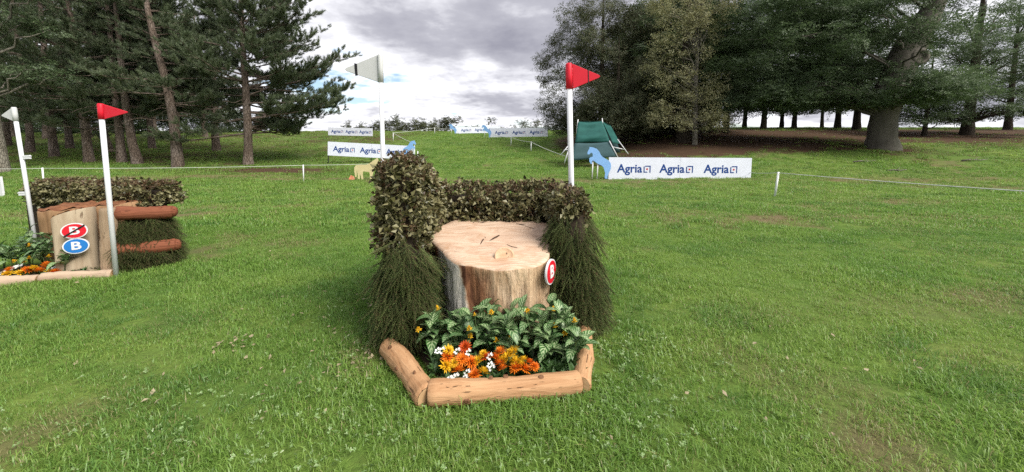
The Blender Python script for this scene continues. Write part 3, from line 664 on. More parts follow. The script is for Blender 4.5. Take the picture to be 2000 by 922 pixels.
def marigold(col, label, p, rad, seed, group):
    r = random.Random(seed); g = max(0.0, p.z - .16) if p.z > .16 else 0.0; base = Vector((p.x + r.uniform(-.01, .01), p.y + .02, g)); t = thing('marigold', label, 'flower', base, group)
    top = p - base; mb = MB(); mb.tube([(0, 0, 0), top * .6, top], .004, 5); mb.obj('stem', STEM, t)
    mb = MB(); small_leaf_ring(mb, top.z, 7, .055, r); mb.obj('leaves', GLEAF, t, False)
    o = link('bloom', r.choice(BM[col]), t, top - Vector((0, 0, rad * .3))); o.scale = (rad,) * 3; o.rotation_euler = (R(r.uniform(10, 50)), R(r.uniform(-20, 20)), r.uniform(0, 6))
def bract_mesh():
    mb = MB(); r = np.random.default_rng(3)
    for k in range(4):
        for i in range(6):
            a = i * 1.047 + k * .5 + r.normal() * .1; el = R(20 + 20 * k); d = np.array((math.cos(a) * math.cos(el), math.sin(a) * math.cos(el), math.sin(el))); leaf_quad(mb, d * .1 + np.array((0, 0, .25 * k)), d, (0, 0, 1.), .85 - .12 * k, .52, 0, .3)
    return mb.mesh('bract', YEL, False)
BR = bract_mesh()
def bract(label, p, s, seed, group):
    r = random.Random(seed); base = Vector((p.x, p.y + .05, max(0, p.z - .18))); t = thing('yellow_bract_flower', label, 'flower', base, group); top = p - base
    mb = MB(); mb.tube([(0, 0, 0), top * .5 + Vector((0, .01, 0)), top], .0035, 5); mb.obj('stem', STEM, t)
    o = link('bloom', BR, t, top - Vector((0, 0, s * .5))); o.scale = (s, s, s); o.rotation_euler = (R(r.uniform(-10, 35)), R(r.uniform(-25, 25)), r.uniform(0, 6))
def white_mesh():
    mb = MB(); r = np.random.default_rng(8)
    for k in range(5):
        c = np.array((r.normal() * .5, r.normal() * .5, r.uniform(-.2, .3)))
        for i in range(5):
            a = i * 1.2566 + k; leaf_quad(mb, c, (math.cos(a), math.sin(a) * .8 - .2, .35), (0, -.4, 1.), .62, .46, 0, .1)
    return mb.mesh('white_flower', WHT, False)
WM = white_mesh()
def white_flower(label, p, s, seed, group):
    r = random.Random(seed); base = Vector((p.x, p.y + .03, max(0, p.z - .12))); t = thing('white_bedding_flower', label, 'flower', base, group); top = p - base
    mb = MB(); mb.tube([(0, 0, 0), top], .003, 5); mb.obj('stem', STEM, t); mb = MB(); small_leaf_ring(mb, top.z, 8, .04, r); mb.obj('leaves', GLEAF, t, False)
    o = link('bloom', WM, t, top); o.scale = (s, s, s); o.rotation_euler = (R(r.uniform(15, 45)), 0, r.uniform(-.5, .5))
Z1 = lambda q: (800 + q[0] / 3.842, 560 + q[1] / 3.842)
def bedd(py): return 2.37 + (745 - py) / 160 * .36
SOIL = simple('bed_soil', (.030, .020, .013), (.055, .038, .024), 14, .95, 1.0)
def mound(label, outline, zc, parent=None):
    o = np.array(outline, float); c = o.mean(0); mb = MB(); k = len(o); vs_ = []
    for s, z in ((1, .03), (.75, zc * .6), (.4, zc), (.01, zc)): vs_ += [(*(c + (o - c) * s), z) for _o in (0,) for o in (np.array(q) for q in outline)]
    mb.add(vs_, [(i * k + j, i * k + (j + 1) % k, (i + 1) * k + (j + 1) % k, (i + 1) * k + j) for i in range(3) for j in range(k)]); b = mb.obj('flower_bed_soil', SOIL); tag(recalc(b), label, 'soil')
mound('dark soil mound of the flower bed inside the edging logs', [(-.5, 2.38), (.42, 2.5), (.55, 2.95), (.3, 3.15), (-.5, 3.15), (-.85, 2.98)], .11)
for i, (x, y, h, sp) in enumerate([(-.60, 2.86, .36, .10), (-.47, 2.92, .42, .10), (-.40, 2.80, .32, .10), (-.27, 2.86, .44, .11), (-.13, 2.93, .46, .11), (-.05, 2.82, .40, .11), (.08, 2.90, .47, .12), (.18, 2.82, .42, .11), (.29, 2.88, .45, .12), (.38, 2.78, .42, .11), (.45, 2.90, .40, .12), (-.18, 2.78, .30, .09), (.03, 2.76, .30, .09), (.27, 2.74, .32, .09), (.45, 2.72, .33, .10)]):
    zebra_plant('zebra-striped leafy green plant in the bed before the big stump', x, y - .13, .03, h * .84, sp, 40 + i, 3, 'zebra plants before the big stump')
for i, q in enumerate([(285, 515), (395, 530), (460, 555), (370, 615), (490, 650), (685, 480), (675, 565), (800, 600), (860, 605), (935, 590)]):
    a, b = Z1(q); marigold('orange', 'orange pompom flower in the bed before the big stump', P(a, b, bedd(b)), .052 if q[0] != 935 else .040, 100 + i, 'orange flowers before the big stump')
for i, q in enumerate([(418, 440), (575, 520)]):
    a, b = Z1(q); marigold('dark', 'dark red-orange pompom flower in the bed before the big stump', P(a, b, bedd(b)), .050, 120 + i, 'dark orange flowers before the big stump')
for i, q in enumerate([(290, 470), (270, 580), (515, 545), (550, 630), (780, 480), (740, 515), (800, 550), (553, 495), (858, 540)]):
    a, b = Z1(q); marigold('yellow', 'yellow pompom flower in the bed before the big stump', P(a, b, bedd(b)), (.046, .052, .046, .052, .055, .058, .054, .032, .038)[i], 130 + i, 'yellow flowers before the big stump')
for i, q in enumerate([(210, 480), (245, 475), (360, 480), (605, 585), (435, 640), (330, 680), (415, 682), (440, 490), (604, 520), (350, 672), (620, 605), (300, 690)]):
    a, b = Z1(q); white_flower('small white flower cluster among the marigolds before the big stump', P(a, b, bedd(b) - .01), .019, 150 + i, 'white flowers before the big stump')
for i, q in enumerate([(218, 160), (70, 315), (490, 210), (615, 190), (885, 175), (1070, 168), (1240, 255), (1095, 295), (1165, 340), (1205, 465), (450, 310), (450, 365), (655, 400), (745, 385)]):
    a, b = Z1(q); bract('yellow crested flower among the zebra leaves before the big stump', P(a, b, 2.52 + (745 - b) / 165 * .16), .030 if q[0] != 490 else .020, 170 + i, 'yellow crested flowers before the big stump')

def low_foliage(label, spots, seed, sc):
    r = np.random.default_rng(seed); mb = MB()
    for _ in range(9): a = r.uniform(0, 6.283); leaf_quad(mb, (0, 0, 0), (math.cos(a), math.sin(a), r.uniform(.2, 1.2)), (0, 0, 1.), r.uniform(.6, 1.1), r.uniform(.22, .4), 0, .15)
    pr_ = proto('bedding_clump%d' % seed, mb, GLEAF, False); pts = np.array(spots); k = len(pts)
    o = scatter('bedding_foliage', pts, np.c_[r.normal(size=(k, 2)) * .25, r.uniform(0, 6.28, k)], r.uniform(.7, 1.3, k) * sc, [pr_]); kind(o, 'stuff'); tag(o, label, 'foliage')
_r = np.random.default_rng(77); _u = _r.random((230, 2))
low_foliage('low dark green leaves between the flowers before the big stump', [((-.50 - .18 * v) + (.94 + .30 * v) * u, 2.37 + .06 * u + .42 * v, .04 + .10 * v) for u, v in _u], 5, .085)
_u = _r.random((110, 2))
low_foliage('low dark green leaves between the flowers at the left obstacle', [(-6.35 + .75 * u, 4.58 + .25 * v, .04) for u, v in _u], 6, .065)
for i, q in enumerate([(690, 540), (640, 520), (835, 575), (900, 560), (340, 560), (700, 600)]):
    a, b = Z1(q); marigold(('yellow', 'orange')[i % 2], ('yellow', 'orange')[i % 2] + ' pompom flower in the bed before the big stump', P(a, b, bedd(b)), .040, 190 + i, ('yellow', 'orange')[i % 2] + ' flowers before the big stump')
# ================================================================ FLAGS
def flag_pole(label, base, top, rad, col, side, fl=(.33, .25), bands=(), brackets=(), stripe=None, group='obstacle flags'):
    base = Vector(base); top = Vector(top); t = thing('flag_pole', label, 'flag', base, group); ax = (top - base); Lg = ax.length; q = ax.to_track_quat('Z', 'Y')
    rot = (top - base).normalized(); t.rotation_euler = Vector((rot.x, rot.y, rot.z)).to_track_quat('Z', 'Y').to_euler()
    # keep the flag plane facing the camera
    X = Vector((1, 0, 0)); Z = rot; Y = Z.cross(X).normalized(); X = Y.cross(Z).normalized(); t.rotation_euler = Matrix((X, Y, Z)).transposed().to_euler()
    mb = MB(); mb.tube([(0, 0, -.02), (0, 0, Lg * .5), (0, 0, Lg - .02)], rad, 14); p = mb.obj('pole', WHITE, t); p.data.shade_flat() if hasattr(p.data, 'shade_flat') else None
    for pl in p.data.polygons: pl.use_smooth = len(pl.vertices) == 4
    w, h = fl; s = side; c = simple('flag_' + col, *(((.60, .012, .03), (.53, .01, .025)) if col == 'red' else ((.52, .53, .53), (.47, .48, .48))), 3, .45)  # white pennant: backlit shade put into its grey colour
    mb = MB(); o = [(-s * rad * 1.25, 0), (s * rad * 1.3, -.0), (s * w * .96, -h * .56 + .5 * h * .0 - .02), (s * w, -h * .50), (s * w * .97, -h * .43), (s * rad * 1.3, h * .0)]
    o = [(s * rad * 1.3, -h * .99), (s * w * .95, -h * .60), (s * w, -h * .54), (s * w * .95, -h * .48), (s * rad * 1.3, -h * .01)]
    mb.extrude(o, .010); f = recalc(mb.obj('pennant', c, t, False)); f.location = (0, 0, Lg); bevel(f, .003, 1)
    mb = MB(); mb.tube([(0, 0, Lg - h), (0, 0, Lg - h * .5), (0, 0, Lg - .01), (0, 0, Lg + .004)], [rad * 1.22, rad * 1.22, rad * 1.22, rad * .95], 14); sl_ = mb.obj('sleeve', c, t)
    for pl in sl_.data.polygons: pl.use_smooth = len(pl.vertices) == 4
    sw = .35 if col == 'red' else 1
    if stripe:
        x = s * w * stripe; hh = h * .98 * (1 - (stripe - .1) / .9) * .5 + .012; mb = MB(); mb.extrude([(x - .012 * sw, -hh), (x + .012 * sw, -hh * .9), (x + .008 * sw, hh * .9), (x - .018 * sw, hh)], .014); g = recalc(mb.obj('stripe', BLACK, f, False)); g.location = (0, 0, -h * .54)
    for z0, z1, m in bands:
        mb = MB(); mb.tube([(0, 0, z0), (0, 0, z1)], rad * 1.03, 14); mb.obj('band', m, t)
    for z, sx in brackets:
        mb = MB(); mb.box((sx * .07, 0, z), (.055, .012, .028)); mb.box((sx * .075, -.003, z + .012), (.062, .012, .006)); mb.obj('bracket', WHITE, t, False)
    return t
flag_pole('tall white pole with a pale pennant pointing left behind the stump hedge', (-1.27, 3.62, 0), (-1.262, 3.62, 2.545), .021, 'white', -1, (.345, .26), [(.63, .73, GREEN), (.83, .86, WHITE)], stripe=.67)
flag_pole('tall white pole with a red pennant pointing right behind the stump hedge', (.63, 3.62, 0), (.545, 3.62, 2.46), .027, 'red', 1, (.30, .24), stripe=.62)
pr = P(228, 546, 4.66)
flag_pole('white pole with a red pennant standing before the left obstacle', (pr.x, pr.y, 0), P(196, 203, 4.66), .027, 'red', 1, (.335, .19))
p1 = P(27, 210, 5.5); p0 = P(58, 402, 5.5); dd = (p0 - p1); p0 = p1 + dd * (p1.z / -dd.z)
flag_pole('white pole with a white pennant at the left end of the left obstacle', (p0.x, p0.y, 0), p1, .024, 'white', -1, (.20, .20), brackets=((1.52, 1), (.98, -1)))
# ================================================================ LEFT OBSTACLE
def loft(name, rings, mat, parent, cap=True):
    m = len(rings[0]); K = len(rings); mb = MB()
    f = [(i * m + j, (i + 1) * m + j, (i + 1) * m + (j + 1) % m, i * m + (j + 1) % m) for i in range(K - 1) for j in range(m)]
    if cap: f.append(tuple(range(m)))
    mb.add(np.concatenate(rings), f); return recalc(mb.obj(name, mat, parent))
FIBRE = wood('torn_fibre', (.14, .052, .024), (.25, .11, .052), (.09, .034, .017), (1.2, 9, 3), 3.0, (.04, .015, .01), .16, 1.0)
BARE = wood('bare_trunk', (.33, .25, .17), (.43, .35, .25), (.27, .17, .10), (7, 7, .9), 2.0, (.12, .07, .04), .10, .6)
BROWNSIDE = wood('brown_trunk', (.22, .12, .06), (.32, .19, .10), (.16, .08, .04), (7, 7, .9), 2.0, (.07, .035, .02), .12, .8)
def resample(o, m):
    o = np.array(o, float); n0 = len(o); u = np.linspace(0, n0, m, endpoint=False); i0 = u.astype(int); fr = (u - i0)[:, None]
    p0, p1, p2, p3 = (o[(i0 + j) % n0] for j in (-1, 0, 1, 2))
    return .5 * ((2 * p1) + (-p0 + p2) * fr + (2 * p0 - 5 * p1 + 4 * p2 - p3) * fr ** 2 + (-p0 + 3 * p1 - 3 * p2 + p3) * fr ** 3)
def block(root, plan, ztop, mats, m=60, seed=0, flare=1.02):
    """upright timber: plan outline, sloping top ztop(x, y)"""
    o = resample(plan, m); c = o.mean(0); r = np.random.default_rng(seed); rings = []
    for s in (.02, .35, .65, .88, .97): q = c + (o - c) * s; rings.append(np.c_[q, [ztop(*p) for p in q]] + np.c_[np.zeros((m, 2)), .012 * r.normal(size=m) * (s > .1)])
    loft('top', rings, mats[0], root, False)
    rings = []; wav = .008 * np.sin(np.arange(m) * 1.3 + seed) + .006 * r.normal(size=m)
    for k, s in ((0, .965), (.012, 1.0), (.15, 1.0), (.4, .99), (.7, 1.0), (1.0, flare)):
        q = c + (o - c) * (s + wav)[:, None] if k else c + (o - c) * s; z = np.array([ztop(*p) for p in o]) * (1 - k) - (.02 if k == 1 else 0); z = z - (.012 if 0 < k < .1 else 0); rings.append(np.c_[q, z])
    loft('side', rings, mats[1], root, False)
root = thing('log_block', 'thick brown timber block with torn red-brown top in the left obstacle', 'log')
block(root, [(-6.50, 4.98), (-6.15, 4.88), (-5.8, 4.98), (-5.5, 5.08), (-5.36, 5.25), (-5.6, 5.55), (-6.1, 5.55), (-6.55, 5.3)], lambda x, y: .80 + .05 * (x + 6.5) + .10 * (y - 4.9) - .10 * max(0, -6.38 - x) + .012 * math.sin(x * 23), (FIBRE, BROWNSIDE), 60, 4)
root = thing('half_log', 'pale upright half log with the two letter discs on it', 'log')
block(root, [(-5.92, 4.71), (-5.86, 4.63), (-5.74, 4.69), (-5.64, 4.77), (-5.60, 4.86), (-5.66, 4.96), (-5.78, 4.92), (-5.90, 4.82)], lambda x, y: .90 + .42 * (x + 5.56) + .01 * math.sin(x * 15), (FIBRE, BARE), 48, 7)
log('fence_post', 'round bare post between the half log and the red stained logs', (-5.34, 4.80, -.05), (-5.37, 4.84, .865), .098, .080, POSTW, 'post', None, 12, knots=5)
log('stained_log', 'upper red-brown stained log of the left obstacle', P(218, 418, 4.88), P(338, 413, 5.22), .092, .086, REDLOG, 'log', None, 13, knots=5, endmat=REDLOG)
log('stained_log', 'lower red-brown stained log of the left obstacle', P(226, 489, 4.80), P(345, 478, 5.14), .090, .088, REDLOG, 'log', None, 14, knots=4, endmat=REDLOG)
for o, L, rr in (([q for q in C.objects if 'upper red-brown' in q.get('label', '')][0], (P(338, 413, 5.22) - P(218, 418, 4.88)).length, .086), ([q for q in C.objects if 'lower red-brown' in q.get('label', '')][0], (P(345, 478, 5.14) - P(226, 489, 4.80)).length, .088)):
    mb = MB(); mb.tube([(0, 0, L - .01), (0, 0, L + .03), (0, 0, L + .05)], [rr * .97, rr * .78, rr * .45], 16); mb.obj('tapered_tip', REDLOG, o)
q = P(322, 520, 5.22)
log('fence_post', 'short pale support post behind the right ends of the red stained logs', (q.x - .02, q.y + .1, 0), (q.x - .02, q.y + .1, .80), .06, .06, POSTW, 'post', None, 15)
def pl(px, d): return (px - 1000) / 720 * d
skirt('dark spruce bough filling between and below the red stained logs', [(*P(226, 440, 4.93)[:2], .74), (*P(275, 440, 5.06)[:2], .74), (*P(318, 440, 5.2)[:2], .74), (*P(324, 440, 5.35)[:2], .74)],
      [(*P(228, 440, 4.78)[:2], .0), (*P(280, 440, 4.92)[:2], .0), (*P(328, 440, 5.08)[:2], .0), (*P(334, 440, 5.28)[:2], .0)], 8, 600)
root = thing('brush_hedge', 'low straight clipped brown-green brush along the top of the left obstacle', 'hedge')
a, b = P(88, 360, 5.95), P(322, 360, 5.50)
hedge(root, [(a.x, a.y, b.x, b.y, .17, .80, .80, 1.06, 1.085, 'RLTSE')], 9, 700, 1.0)
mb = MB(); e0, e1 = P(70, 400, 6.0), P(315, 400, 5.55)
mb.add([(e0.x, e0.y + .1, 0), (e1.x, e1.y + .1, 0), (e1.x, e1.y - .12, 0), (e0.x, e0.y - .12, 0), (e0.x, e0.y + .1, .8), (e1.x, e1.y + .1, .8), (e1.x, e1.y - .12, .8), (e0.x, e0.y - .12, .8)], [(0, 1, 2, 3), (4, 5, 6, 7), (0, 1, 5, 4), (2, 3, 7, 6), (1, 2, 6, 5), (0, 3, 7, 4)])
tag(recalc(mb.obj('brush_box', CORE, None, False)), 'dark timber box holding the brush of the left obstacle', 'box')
ang = R(-43)
number_disc('red oval letter B disc crossed out with a black stroke on the left obstacle', P(145, 451, 4.655), R(36), .100, RED, 0, True, 1.18)
number_disc('blue oval letter B disc below the crossed-out one on the left obstacle', P(148.5, 480.5, 4.66), R(36), .100, BLUE, 0, False, 1.18)
ga, gb_, gc = G(216, 541), G(74, 553), G(-75, 566)
log('edging_log', 'pale flat edging log ending at the red pennant pole', (ga.x, ga.y + .04, .03), (gb_.x, gb_.y + .04, .03), .065, .07, wood('pale_bark', (.34, .24, .17), (.43, .33, .24), (.27, .18, .11), (9, 9, .9), 2.2, (.15, .09, .05)), 'log', None, 21)
log('edging_log', 'pale flat edging log at the left picture edge before the flowers', (gb_.x - .03, gb_.y + .03, .03), (gc.x, gc.y + .04, .03), .068, .07, bpy.data.materials['pale_bark'], 'log', None, 22)
mound('dark soil of the flower bed at the left obstacle', [(-6.9, 4.62), (-6.2, 4.60), (-5.5, 4.66), (-5.5, 4.75), (-6.1, 4.85), (-6.9, 5.0)], .10)
for i, (px, py, d, h) in enumerate([(30, 540, 4.72, .30), (62, 540, 4.75, .38), (95, 540, 4.72, .42), (60, 530, 4.9, .46), (85, 530, 4.86, .50), (128, 545, 4.66, .24), (10, 540, 4.8, .34)]):
    q = P(px, py, d); zebra_plant('zebra-striped leafy plant in the bed of the left obstacle', q.x, q.y, .04, h, .12, 300 + i, 3, 'zebra plants at the left obstacle', .15)
ZL2 = lambda q: (q[0] / 3.842, 340 + q[1] / 3.842)
for i, (q, c) in enumerate([((355, 685), 'orange'), ((200, 725), 'orange'), ((290, 730), 'orange'), ((415, 738), 'orange'), ((75, 722), 'orange'), ((460, 768), 'orange'), ((248, 712), 'yellow'), ((147, 748), 'yellow'), ((365, 742), 'yellow'), ((60, 752), 'yellow')]):
    a, b = ZL2(q); marigold(c, c + ' pompom flower in the bed of the left obstacle', P(a, b - 3, 4.56 + (540 - b) * .004), .062 if q[0] != 460 else .04, 400 + i, c + ' flowers at the left obstacle')
for i, q in enumerate([(115, 700), (20, 740), (400, 712), (95, 705), (150, 690)]):
    a, b = ZL2(q); white_flower('small white flower in the bed of the left obstacle', P(a, b, 4.64), .030, 420 + i, 'white flowers at the left obstacle')
for i, q in enumerate([(228, 530), (118, 648), (175, 655), (220, 628), (365, 615)]):
    a, b = ZL2(q); bract('yellow crested flower among leaves at the left obstacle', P(a, b, 4.68), .034, 430 + i, 'yellow crested flowers at the left obstacle')

# ================================================================ BANNERS AND CUT-OUTS
BANW = simple('banner_white', (.70, .73, .84), (.66, .69, .80), 2, .5); NAVY = simple('navy_print', (.012, .055, .24), (.010, .05, .22), 3, .5)
DOTR = simple('red_print', (.55, .05, .06), None, 3, .5); DARKM = simple('dark_steel', (.02, .02, .022), None, 9, .5); SKYB = simple('sky_blue_paint', (.22, .42, .76), (.20, .39, .72), 3, .5); CREAM = simple('cream_paint', (.62, .54, .30), (.56, .48, .26), 3, .6)
def frame(lb, rb):
    X = (rb - lb).normalized(); Z = Vector((0, 0, 1)); Y = Z.cross(X).normalized(); Z = X.cross(Y).normalized(); M = Matrix((X, Y, Z)).transposed().to_4x4(); M.translation = lb; return M
def banner(label, lb, rb, hgt, centres, panels=2, size=.40, posts=(), leg=.3):
    L = (rb - lb).length; t = thing('advertising_banner', label, 'banner'); t.matrix_world = frame(lb, rb)
    for i in range(panels):
        mb = MB(); w = L / panels; mb.box((w * (i + .5), 0, hgt / 2), (w / 2 - .004, .012, hgt / 2)); mb.obj('panel', BANW, t, False)
    for c in centres:
        w = L * c; letter('lettering', 'Agria', size, NAVY, t, (w, -.0155, hgt * .49), size * .022)
        x = w + size * 1.49; s = size * .30; z = hgt * .49 - size * .02; mb = MB(); bw = s * .15
        mb.box((x - s + bw, -.0155, z - s * .12), (bw, .002, s * .88)); mb.box((x - s * .32, -.0155, z - s + bw), (s * .42, .002, bw)); mb.box((x - s * .14, -.0155, z + s - bw), (s * .46, .002, bw))
        mb.box((x + s - bw, -.0155, z), (bw, .002, s)); mb.box((x + s * .42, -.0155, z + s - bw), (s * .42, .0018, bw)); mb.obj('logo_square', NAVY, t, False)
        mb = MB(); mb.box((x, -.0155, z), (s * .24, .002, s * .24)); mb.obj('logo_dot', DOTR, t, False)
    for u in posts:
        mb = MB(); mb.box((L * u, .035, (hgt - leg) / 2), (.025, .02, (hgt + leg) / 2 + .02)); mb.obj('post', DARKM, t, False)
    mb = MB(); mb.box((L / 2, .03, hgt - .03), (L / 2, .012, .02)); mb.box((L / 2, .03, .04), (L / 2, .012, .02)); mb.obj('rail', DARKM, t, False)
    return t
HORSE = [(288, 408), (284, 396), (290, 380), (299, 362), (303, 345), (312, 349), (318, 347), (340, 352), (366, 364), (384, 384), (396, 408), (412, 428), (440, 444), (466, 460), (482, 480), (486, 505), (484, 530), (474, 556), (462, 582), (456, 600), (462, 612), (440, 613), (433, 600), (438, 570), (432, 545), (424, 520), (408, 502), (385, 492), (366, 482), (345, 466), (332, 458), (324, 470), (327, 488), (316, 487), (303, 468), (301, 442), (314, 430), (330, 428), (330, 408), (324, 394), (312, 396), (304, 408)]
PONY = [(355, 566), (349, 525), (350, 492), (362, 476), (400, 472), (438, 474), (458, 468), (478, 454), (500, 438), (518, 428), (526, 420), (532, 430), (546, 452), (548, 464), (538, 468), (524, 464), (512, 476), (505, 495), (500, 512), (494, 530), (486, 560), (482, 590), (466, 590), (468, 560), (464, 530), (440, 526), (418, 523), (412, 545), (415, 570), (416, 590), (401, 590), (398, 560), (392, 546), (388, 560), (389, 590), (373, 590), (375, 560), (371, 532), (367, 515), (366, 545), (363, 568)]
def cutout(name, label, outline, at, px, ox, oy, mat, mirror=False, props=(), rz=0):
    o = np.array(outline, float); o = np.c_[(o[:, 0] - ox) * px * (-1 if mirror else 1), (oy - o[:, 1]) * px]
    t = thing(name, label, 'cutout', at, None, rz); mb = MB(); mb.extrude(o[::-1] if mirror else o, .022); bevel(recalc(mb.obj('silhouette', mat, t, False)), .004, 1)
    for x, z0, z1 in props:
        mb = MB(); mb.tube([(x, .06, z0), (x + .03, .06, z1)], .032, 8); mb.obj('prop', WHITE, t)
    return t
gB = 19.0
lb, rb = P(1188, 351, gB), P(1466, 352.5, gB)
banner('near right white banner with three blue words, by the green tent', lb, rb, 1.16, (.148, .445, .755), 2, .60, (.004, .5, .997), .15)
q = P(1184, 349, gB - .08); cutout('horse_cutout', 'sky-blue rearing horse cutout at the left end of the near right banner', HORSE, q, .0061, 448, 612, SKYB, False, ((-.72, -.02, .88), (-.46, -.02, .80)))
lb, rb = P(640, 303.5, 26.2), P(808, 312, 26.6)
banner('left white banner with blue words partly behind the tall brush', lb, rb, .98, (.155, .465, .77), 2, .52, (.006, .5, .68, .99), .75)
q = P(792, 309, 26.3); cutout('horse_cutout', 'sky-blue horse cutout at the right end of the left banner', HORSE, q, .0047, 448, 612, SKYB, True, ((.62, -.4, .92), (.84, -.5, .50)))
lb, rb = P(957, 268, 46), P(1070, 266.5, 46)
banner('far white banner with three blue words on the hill crest', lb, rb, 1.10, (.17, .47, .77), 2, .56, (.01, .5, .99), .3)
q = P(956, 268.5, 45.8); cutout('horse_cutout', 'pale blue horse cutout left of the far banner on the hill crest', HORSE, q, .0058, 448, 612, SKYB, False, ((-.6, -.1, .9),))
lb, rb = P(890, 261, 58), P(978, 259, 60)
banner('farthest white banner on the crest, overlapped by another banner', lb, rb, 1.02, (.20, .50, .80), 2, .56, (.01, .5, .99), .3)
q = P(889, 262, 57.8); cutout('horse_cutout', 'pale blue horse cutout at the left end of the farthest crest banner', HORSE, q, .0058, 448, 612, SKYB, False, ((-.6, -.1, .9),))
lb, rb = P(641, 264, 50), P(728, 266, 50)
banner('far left white banner on the slope behind the pine branch', lb, rb, 1.05, (.17, .49, .80), 2, .56, (.01, .5, .99), .3)
q = G(712, 352); cutout('pony_cutout', 'cream standing pony cutout left of the tall brush', PONY, (q.x, q.y, gz(q.x, q.y)), .0067, 425, 591, CREAM)
mb = MB(); mb.add([(-.16, -.06, 0), (.16, -.06, 0), (.12, .02, .13), (.02, 0, .2), (-.08, .02, .24), (-.14, 0, .12), (0, .14, 0)], [(0, 1, 2, 3, 4, 5), (1, 6, 2), (2, 6, 3), (3, 6, 4), (4, 6, 5), (5, 6, 0)]); q = G(688, 351)
o = mb.obj('orange_bag', simple('orange_cloth', (.55, .16, .06), (.6, .3, .2), 9, .7), None, False, False, (q.x, q.y, gz(q.x, q.y))); tag(recalc(o), 'small orange bag on the grass behind the cream pony cutout', 'bag')

# ================================================================ ROPE FENCES
ROPE = simple('white_rope', (.62, .64, .60), (.5, .52, .46), 9, .7); POSTP = simple('white_post', (.74, .76, .76), (.66, .68, .68), 3, .5)
def fence(label, posts, hgt, ends=(), rad=.028, rope_r=.012, sag=.03):
    p0 = posts[0]; t = thing('rope_fence', label, 'fence', (p0[0], p0[1], gz(*p0[:2])), 'rope fences'); o = Vector(t.location); tops = []
    for p in posts:
        b = Vector((p[0], p[1], gz(p[0], p[1]))); ln = p[2] if len(p) > 2 else .02; tp = b + Vector((ln, 0, hgt))
        mb = MB(); mb.tube([b - o - Vector((0, 0, .05)), tp - o], rad, 10); mb.obj('post', POSTP, t); tops.append(tp - Vector((0, 0, .03)))
    ch = ([Vector(ends[0])] if ends and ends[0] else []) + tops + ([Vector(ends[1])] if len(ends) > 1 and ends[1] else [])
    for a, b in zip(ch[:-1], ch[1:]):
        mb = MB(); n = 9; mb.tube([a.lerp(b, i / n) - o - Vector((0, -.03, sag * 4 * (i / n) * (1 - i / n))) for i in range(n + 1)], rope_r, 6); mb.obj('rope', ROPE, t)
g1 = G(593, 355); g0 = G(86, 366); gm = Vector((-6.4, 19.6, 0))
fence('left rope fence on white posts in front of the pines', [(-26.5, 16.6), (g0.x, g0.y), (g1.x, g1.y), (-5.2, 20.6)], .84, sag=.05, rope_r=.011)
g2 = G(1513, 384)
fence('right rope fence from the near banner towards the right picture edge', [(g2.x, g2.y, .08), (10.6, 6.2)], .84, (P(1466, 337, gB), None), .034, .013)
h1, h2 = G(1037, 297), G(998, 285)
fence('rope fence climbing the hill right of centre beside the tent', [(h2.x, h2.y), (h1.x, h1.y)], .92, (P(960, 262, 45.5), P(1118, 309, 23.5)), .04, .02, .10)
h3, h4 = G(768, 276), G(849, 262)
fence('rope fence climbing the hill above the left banner', [(h4.x, h4.y), (h3.x, h3.y)], 1.0, (P(886, 252, 57), P(806, 279, 26.5)), .045, .022, .08)
mb = MB(); q = P(0, 388, 12.5); mb.box((q.x - .1, q.y, .33), (.24, .03, .36), (0, R(-2), 0)); mb.box((q.x - .1, q.y + .05, .2), (.03, .02, .25)); tag(mb.obj('marker_board', WHITE, None, False), 'white marker board at the left picture edge', 'board')

